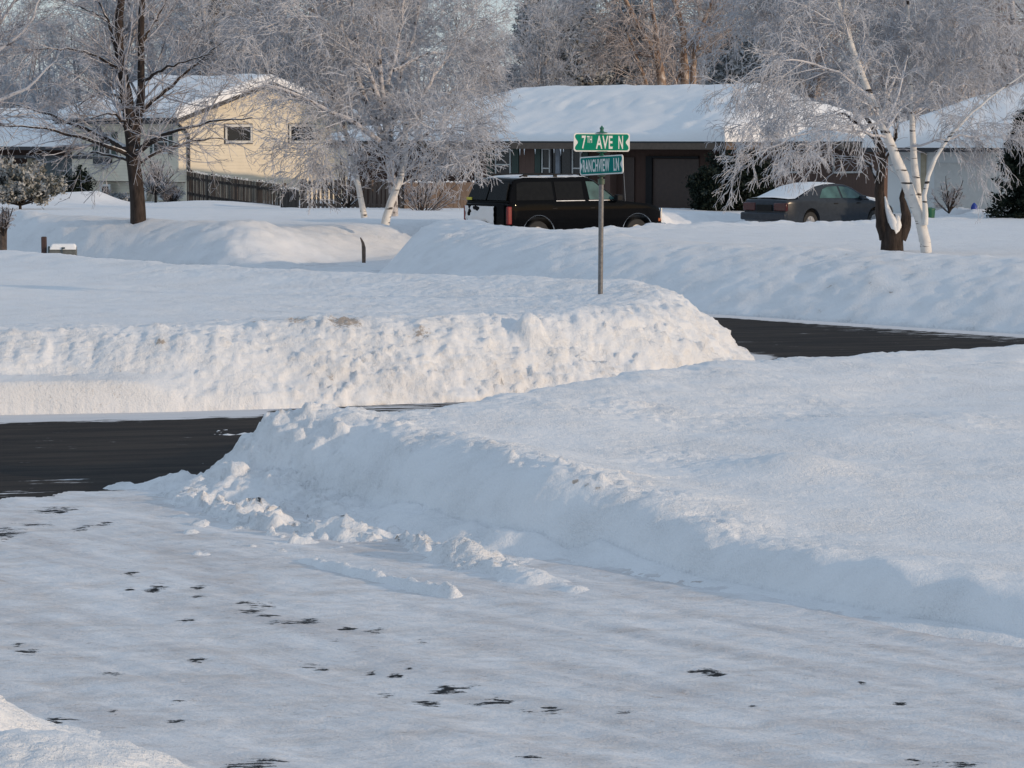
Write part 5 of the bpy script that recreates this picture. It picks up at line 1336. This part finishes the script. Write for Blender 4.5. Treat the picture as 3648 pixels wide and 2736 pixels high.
BG = [(pB, 60, 150, .68, 'hazy frosted tree far left beyond the garage wing'), (pB, 330, 140, .72, 'low frosted tree above the roof left of the maple trunk'), (pA, 190, 136, .60, 'frosted tree just right of the far left corner'), (pA, 470, 140, .78, 'frosted tree seen between the maple stems'),
      (pB, 600, 146, 1.0, 'frosted tree right of the maple stems above the gabled roof'), (pC, 800, 134, 1.0, 'dark limbed frosted tree above the yellow gable'), (pB, 900, 150, 1.15, 'frosted tree behind the gable peak'),
      (pC, 1040, 128, 1.0, 'dark trunked frosted tree right of the gable peak'), (pA, 1180, 138, 1.0, 'frosted tree behind the left side of the birch clump'), (pB, 1330, 130, 1.0, 'frosted tree hidden by the middle of the birch clump'),
      (pA, 1500, 150, .8, 'frosted tree behind the right side of the birch clump'), (pA, 1680, 160, .62, 'low frosted tree in the gap left of the dark conifer'), (pC, 2300, 140, 1.0, 'brown bare tree behind the peeling birches'), (pB, 2440, 134, .9, 'brownish frosted tree between the two peeling birches'),
      (pC, 2600, 138, 1.0, 'bare tree behind the right peeling birch'), (pA, 2720, 136, 1.0, 'frosted tree left of the weeping birch top'), (pC, 2860, 122, .95, 'bare tree behind the weeping birch crown, left part'), (pB, 2990, 140, 1.05, 'frosted tree behind the weeping birch middle'),
      (pA, 3110, 118, .9, 'frosted tree behind the white birch trunks'), (pC, 3230, 130, 1.05, 'brown bare tree behind the upright birch stem'), (pB, 3370, 116, .9, 'frosted tree above the pale garage roof start'), (pA, 3500, 124, 1.0, 'frosted tree behind the pale garage roof'), (pC, 3640, 112, .9, 'bare tree at the far right edge'),
      (pB, -60, 130, .62, 'frosted tree at the far left edge of the garage wing'), (pA, 2000, 113, .62, 'frosted tree between the dark conifers'), (pB, 1860, 112, .60, 'low bushy frosted tree left of the rambler roof')]
for k, (pr_, px, Y, sc, lab) in enumerate(BG):
    copy_tree(pr_, bgl(px, Y), k*1.7, (sc, sc, sc*random.Random(k).uniform(.92, 1.08)), lab, G)
# low brush far behind, closing the gaps near the ground
rng = np.random.default_rng(31); n = 240
bx = rng.uniform(-34, 34, n); by = rng.uniform(150, 185, n)
P0 = np.stack([np.stack([bx, by, np.full(n, -.2)], -1)+rng.normal(0, .05, (n, 3))*0+np.stack([rng.normal(0, .25, n)*k, rng.normal(0, .2, n)*k, np.full(n, 1.0)*k*rng.uniform(1.2, 2.2, n)], -1) for k in range(5)], 1)
R0 = np.full((n, 5), .06)*np.linspace(1, .4, 5)
b1 = sprout(rng, P0, R0, 14, 2.4, .1, 1, (25, 60), 5, rr=.5, wig=.3, minr=.035); b2 = sprout(rng, *b1, 7, 1.1, .1, 1, (25, 60), 3, rr=.6, wig=.3, minr=.026)
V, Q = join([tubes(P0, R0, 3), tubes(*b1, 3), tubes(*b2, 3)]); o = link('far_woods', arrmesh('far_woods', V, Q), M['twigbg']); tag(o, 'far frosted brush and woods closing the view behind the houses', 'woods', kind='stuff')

# --- peeling-bark birches behind the rambler roof
def river(px, Y, lab, seed, stems):
    p = at(px, HORIZON, Y); O = (p.x, Y, -.2); rng = np.random.default_rng(seed); w = lambda x, y, dy=0: rel(x, y, Y+dy, O)
    tp = [trunk_poly([w(*q) for q in pts], np.linspace(ra, rb, len(pts)), 20, rng, .02) for pts, ra, rb in stems]
    P = np.stack([trunk_poly(a, b_, 14)[0] for a, b_ in tp]); R = np.stack([trunk_poly(a, b_, 14)[1] for a, b_ in tp])
    a1 = sprout(rng, P, R, 9, 2.6, .3, 1, (30, 60), 7, rr=.4, up=.1, wig=.2, minr=.025); a2 = sprout(rng, *a1, 7, 1.3, .1, 1, (28, 60), 5, rr=.5, droop=.1, wig=.25, minr=.015)
    a3 = sprout(rng, *a2, 4, .65, .1, 1, (28, 60), 4, rr=.6, droop=.3, wig=.3, minr=.012); a4 = sprout(rng, *a3, 2, .35, .1, 1, (28, 60), 3, rr=.7, droop=.3, wig=.3, minr=.010)
    r = put_tree('peeling_birch', lab, O, tp, [a1, a2, a3, a4], M['river'], M['twigbg2']); r['group'] = 'peeling birches behind the rambler'; return r
river(2370, 108, 'orange peeling-bark birch leaning left behind the roof, left of the pair', 41,
      [([(2362, 700), (2360, 300), (2350, 200), (2290, 120), (2240, 30), (2190, -80)], .20, .06), ([(2362, 500), (2345, 180), (2330, 60), (2310, -80)], .13, .05), ([(2310, 600), (2308, 310), (2280, 240), (2255, 170), (2230, 110)], .09, .04), ([(2350, 200), (2290, 200), (2240, 160), (2160, 150)], .06, .03)])
river(2455, 111, 'orange peeling-bark birch with upright forked stems, right of the pair', 42,
      [([(2450, 700), (2440, 300), (2435, 190), (2440, 100), (2400, 10), (2380, -80)], .20, .06), ([(2470, 600), (2470, 290), (2475, 150), (2520, 60), (2550, -60)], .15, .05), ([(2445, 180), (2500, 110), (2560, 60), (2600, -20)], .07, .03), ([(2400, 500), (2395, 310), (2420, 270), (2440, 230)], .07, .05)])

# --- evergreens
def conifer(name, label, px, Y, h, rad, seed, mat, zb=0, dens=1.0, group=None, sz=.16):
    p = at(px, HORIZON, Y); rng = np.random.default_rng(seed); tp = trunk_poly([(0, 0, 0), (0, 0, h*.5), (.05, 0, h)], [.16*h/8, .1*h/8, .02], 12)
    n = int(95*dens); t = rng.uniform(.05, .99, n); a = rng.uniform(0, 6.283, n); L = rad*(1-t)**.8*rng.uniform(.75, 1.15, n)+.12
    K = 6; C = np.zeros((n, K, 3)); 
    for k in range(K):
        q = k/(K-1); C[:, k, 0] = np.cos(a)*L*q; C[:, k, 1] = np.sin(a)*L*q; C[:, k, 2] = t*h-L*(.25*q-.10*q*q*3)+rng.normal(0, .02, n)
    R = np.full((n, K), .02)*np.linspace(1, .3, K)
    s1 = sprout(rng, C, R, 12, rad*.28, .1, 1, (35, 60), 4, rr=.5, droop=.2, wig=.2, minr=.008, flat=.4)
    # needle clumps: small crossed leaf-shaped faces along all twigs
    pts = np.concatenate([s1[0].reshape(-1, 3), C.reshape(-1, 3)]); pts = np.repeat(pts, 3, 0); m = len(pts)
    c = pts+rng.normal(0, sz*.45, (m, 3)); d1 = norm(rng.normal(size=(m, 3))*[1, 1, .5]+[0, 0, -.2]); d2 = norm(np.cross(d1, rng.normal(size=(m, 3)))); l = rng.uniform(.5, 1.2, (m, 1))*sz; ww = l*.22
    V2 = np.stack([c-d1*l*.5, c+d2*ww, c+d1*l*.5, c-d2*ww], 1).reshape(-1, 3); Q2 = np.arange(m*4).reshape(m, 4)
    r = empty(name, (p.x, Y, zb), 0, label, 'tree', group); V, Q = tubes(tp[0][None], tp[1][None], 8); link('trunk', arrmesh('trunk', V, Q), M['bark'], r)
    V, Q = join([tubes(C, R, 3), tubes(*s1, 3), (V2, Q2)]); link('crown', arrmesh('crown', V, Q, False), M[mat], r); return r
GE_ = 'dark conifers behind the rambler house'
conifer('conifer_tree', 'tall dark conifer with drooping tips left of the peeling birches', 1905, 117, 8.6, 2.1, 51, 'needle', 0, 2.0, GE_, .26)
conifer('conifer_tree', 'dense dark conifer just left of the peeling birches', 2060, 118, 9.4, 2.4, 52, 'needle', 0, 2.0, GE_, .26)
conifer('conifer_tree', 'dark conifer hidden behind the peeling birches', 2240, 119, 8.2, 2.6, 53, 'needle', 0, 2.0, GE_, .26)
conifer('conifer_tree', 'lower dark conifer at the right end behind the rambler roof', 2620, 119, 7.0, 2.6, 54, 'needle', 0, 2.0, GE_, .26)
conifer('spruce_tree', 'small dark spruce in front of the pale garage at the right edge', 3655, 80, 3.1, 1.0, 55, 'needled', groundC(14.2, 80)-.2, 1.6, None, .13)

def shrub(name, label, px, Y, rx, h, seed, mat, n=60, sz=.09, base=None, trunk=None, leafy=True, ry=None, cat='shrub', tm='bark', twigs=True, z0=.1, twm=None):
    p = at(px, HORIZON, Y); zb = groundC(p.x, Y)-.12 if base is None else base; rng = np.random.default_rng(seed); ry = ry or rx
    a = rng.uniform(0, 6.283, n); e = rng.uniform(.0, 1, n)**.5; K = 6; C = np.zeros((n, K, 3)); hh = h*rng.uniform(.6, 1.0, n)*np.sqrt(1-.55*e*e)
    for k in range(K):
        q = k/(K-1); C[:, k, 0] = np.cos(a)*e*rx*q**.8; C[:, k, 1] = np.sin(a)*e*ry*q**.8; C[:, k, 2] = z0*h+(hh-z0*h)*q
        C[:, k, :2] += rng.normal(0, rx*.03, (n, 2))
    C[:, 0, :2] *= .2; R = np.full((n, K), .022)*np.linspace(1, .4, K)
    s1 = sprout(rng, C, R, 9, h*.22, .25, 1, (25, 60), 4, rr=.5, wig=.25, minr=.008); s2 = sprout(rng, *s1, 4, h*.10, .2, 1, (25, 60), 3, rr=.7, wig=.3, minr=.0065)
    r = empty(name, (p.x, Y, zb), 0, label, cat)
    V, Q = join([tubes(C, R, 4)]+([tubes(*[np.array([v]) for v in trunk_poly([(0, 0, -.2), (0, 0, z0*h), (0, 0, z0*h+.1)], [trunk, trunk*.9, trunk*.7], 6)], 8)] if trunk else []))
    link('stems', arrmesh('stems', V, Q), M[tm], r)
    if leafy:
        pts = np.concatenate([s1[0].reshape(-1, 3), s2[0].reshape(-1, 3)]); m = len(pts)
        c = pts+rng.normal(0, sz*.4, (m, 3)); d1 = norm(rng.normal(size=(m, 3))+[0, 0, .4]); d2 = norm(np.cross(d1, rng.normal(size=(m, 3)))); l = rng.uniform(.5, 1.2, (m, 1))*sz; ww = l*.28
        V2 = np.stack([c-d1*l*.5, c+d2*ww, c+d1*l*.5, c-d2*ww], 1).reshape(-1, 3); parts = [tubes(*s1, 3), (V2, np.arange(m*4).reshape(m, 4))]
    else: parts = [tubes(*s1, 3), tubes(*s2, 3)]
    V, Q = join(parts); link('foliage' if leafy else 'twigs', arrmesh('f', V, Q, not leafy), M[mat], r); return r
b_ = at(2560, 760, 87); 
shrub('evergreen_shrub', 'tall dark evergreen shrub at the garage corner of the brown house', 2625, 87.5, 1.15, 2.3, 61, 'needled', 150, .13, base=.15, z0=.02)
shrub('evergreen_shrub', 'dark evergreen shrub right of the garage door, next to the tall one', 2520, 86.5, .5, 1.8, 62, 'needled', 60, .12, base=.2, z0=.02)
shrub('frosted_pine', 'small frosted pine on a thin trunk in front of the garage wing', 68, 88, 1.25, 1.75, 63, 'needlef', 60, .15, base=.42, trunk=.05, z0=.15, ry=1.0, cat='tree')
shrub('evergreen_shrub', 'dark evergreen bush beside the snow pile at the entry', 262, 101, .55, 1.5, 64, 'needled', 50, .14, base=.25, z0=.02)
shrub('bare_shrub', 'low brown frosted shrub under the lower windows', 372, 103, .45, .75, 65, 'twigb', 30, base=.2, leafy=False)
shrub('hedge_shrub', 'low dark clipped shrub below the small lower window', 418, 102.5, .5, .6, 66, 'needle', 40, .1, base=.2, z0=.02)
shrub('small_tree', 'small rounded ornamental tree right of the maple trunk', 552, 101, 1.0, 1.95, 67, 'twigb', 34, base=.25, leafy=False, trunk=.05, z0=.25, cat='tree')
shrub('bare_shrub', 'dark shrub between the little tree and the picket fence', 608, 102, .5, 1.0, 68, 'twigb', 46, base=.25, leafy=False)
shrub('bare_shrub', 'tall thin frosted shrub growing through the fence gap', 1240, 88.5, 1.4, 3.0, 69, 'twigb', 15, base=.3, leafy=False)
shrub('bare_shrub', 'frosted shrub behind the birch clump by the house corner', 1500, 84, 1.2, 1.6, 70, 'twigb', 22, base=.3, leafy=False)
shrub('bare_shrub', 'thin pinkish shrub against the pale garage wall', 3385, 83, .55, 1.35, 72, 'twigb', 14, base=.45, leafy=False)
shrub('bare_shrub', 'brown frosted twigs at the far left edge of the bank', 8, 57.5, .3, .75, 71, 'twigb', 14, base=.75, leafy=False)
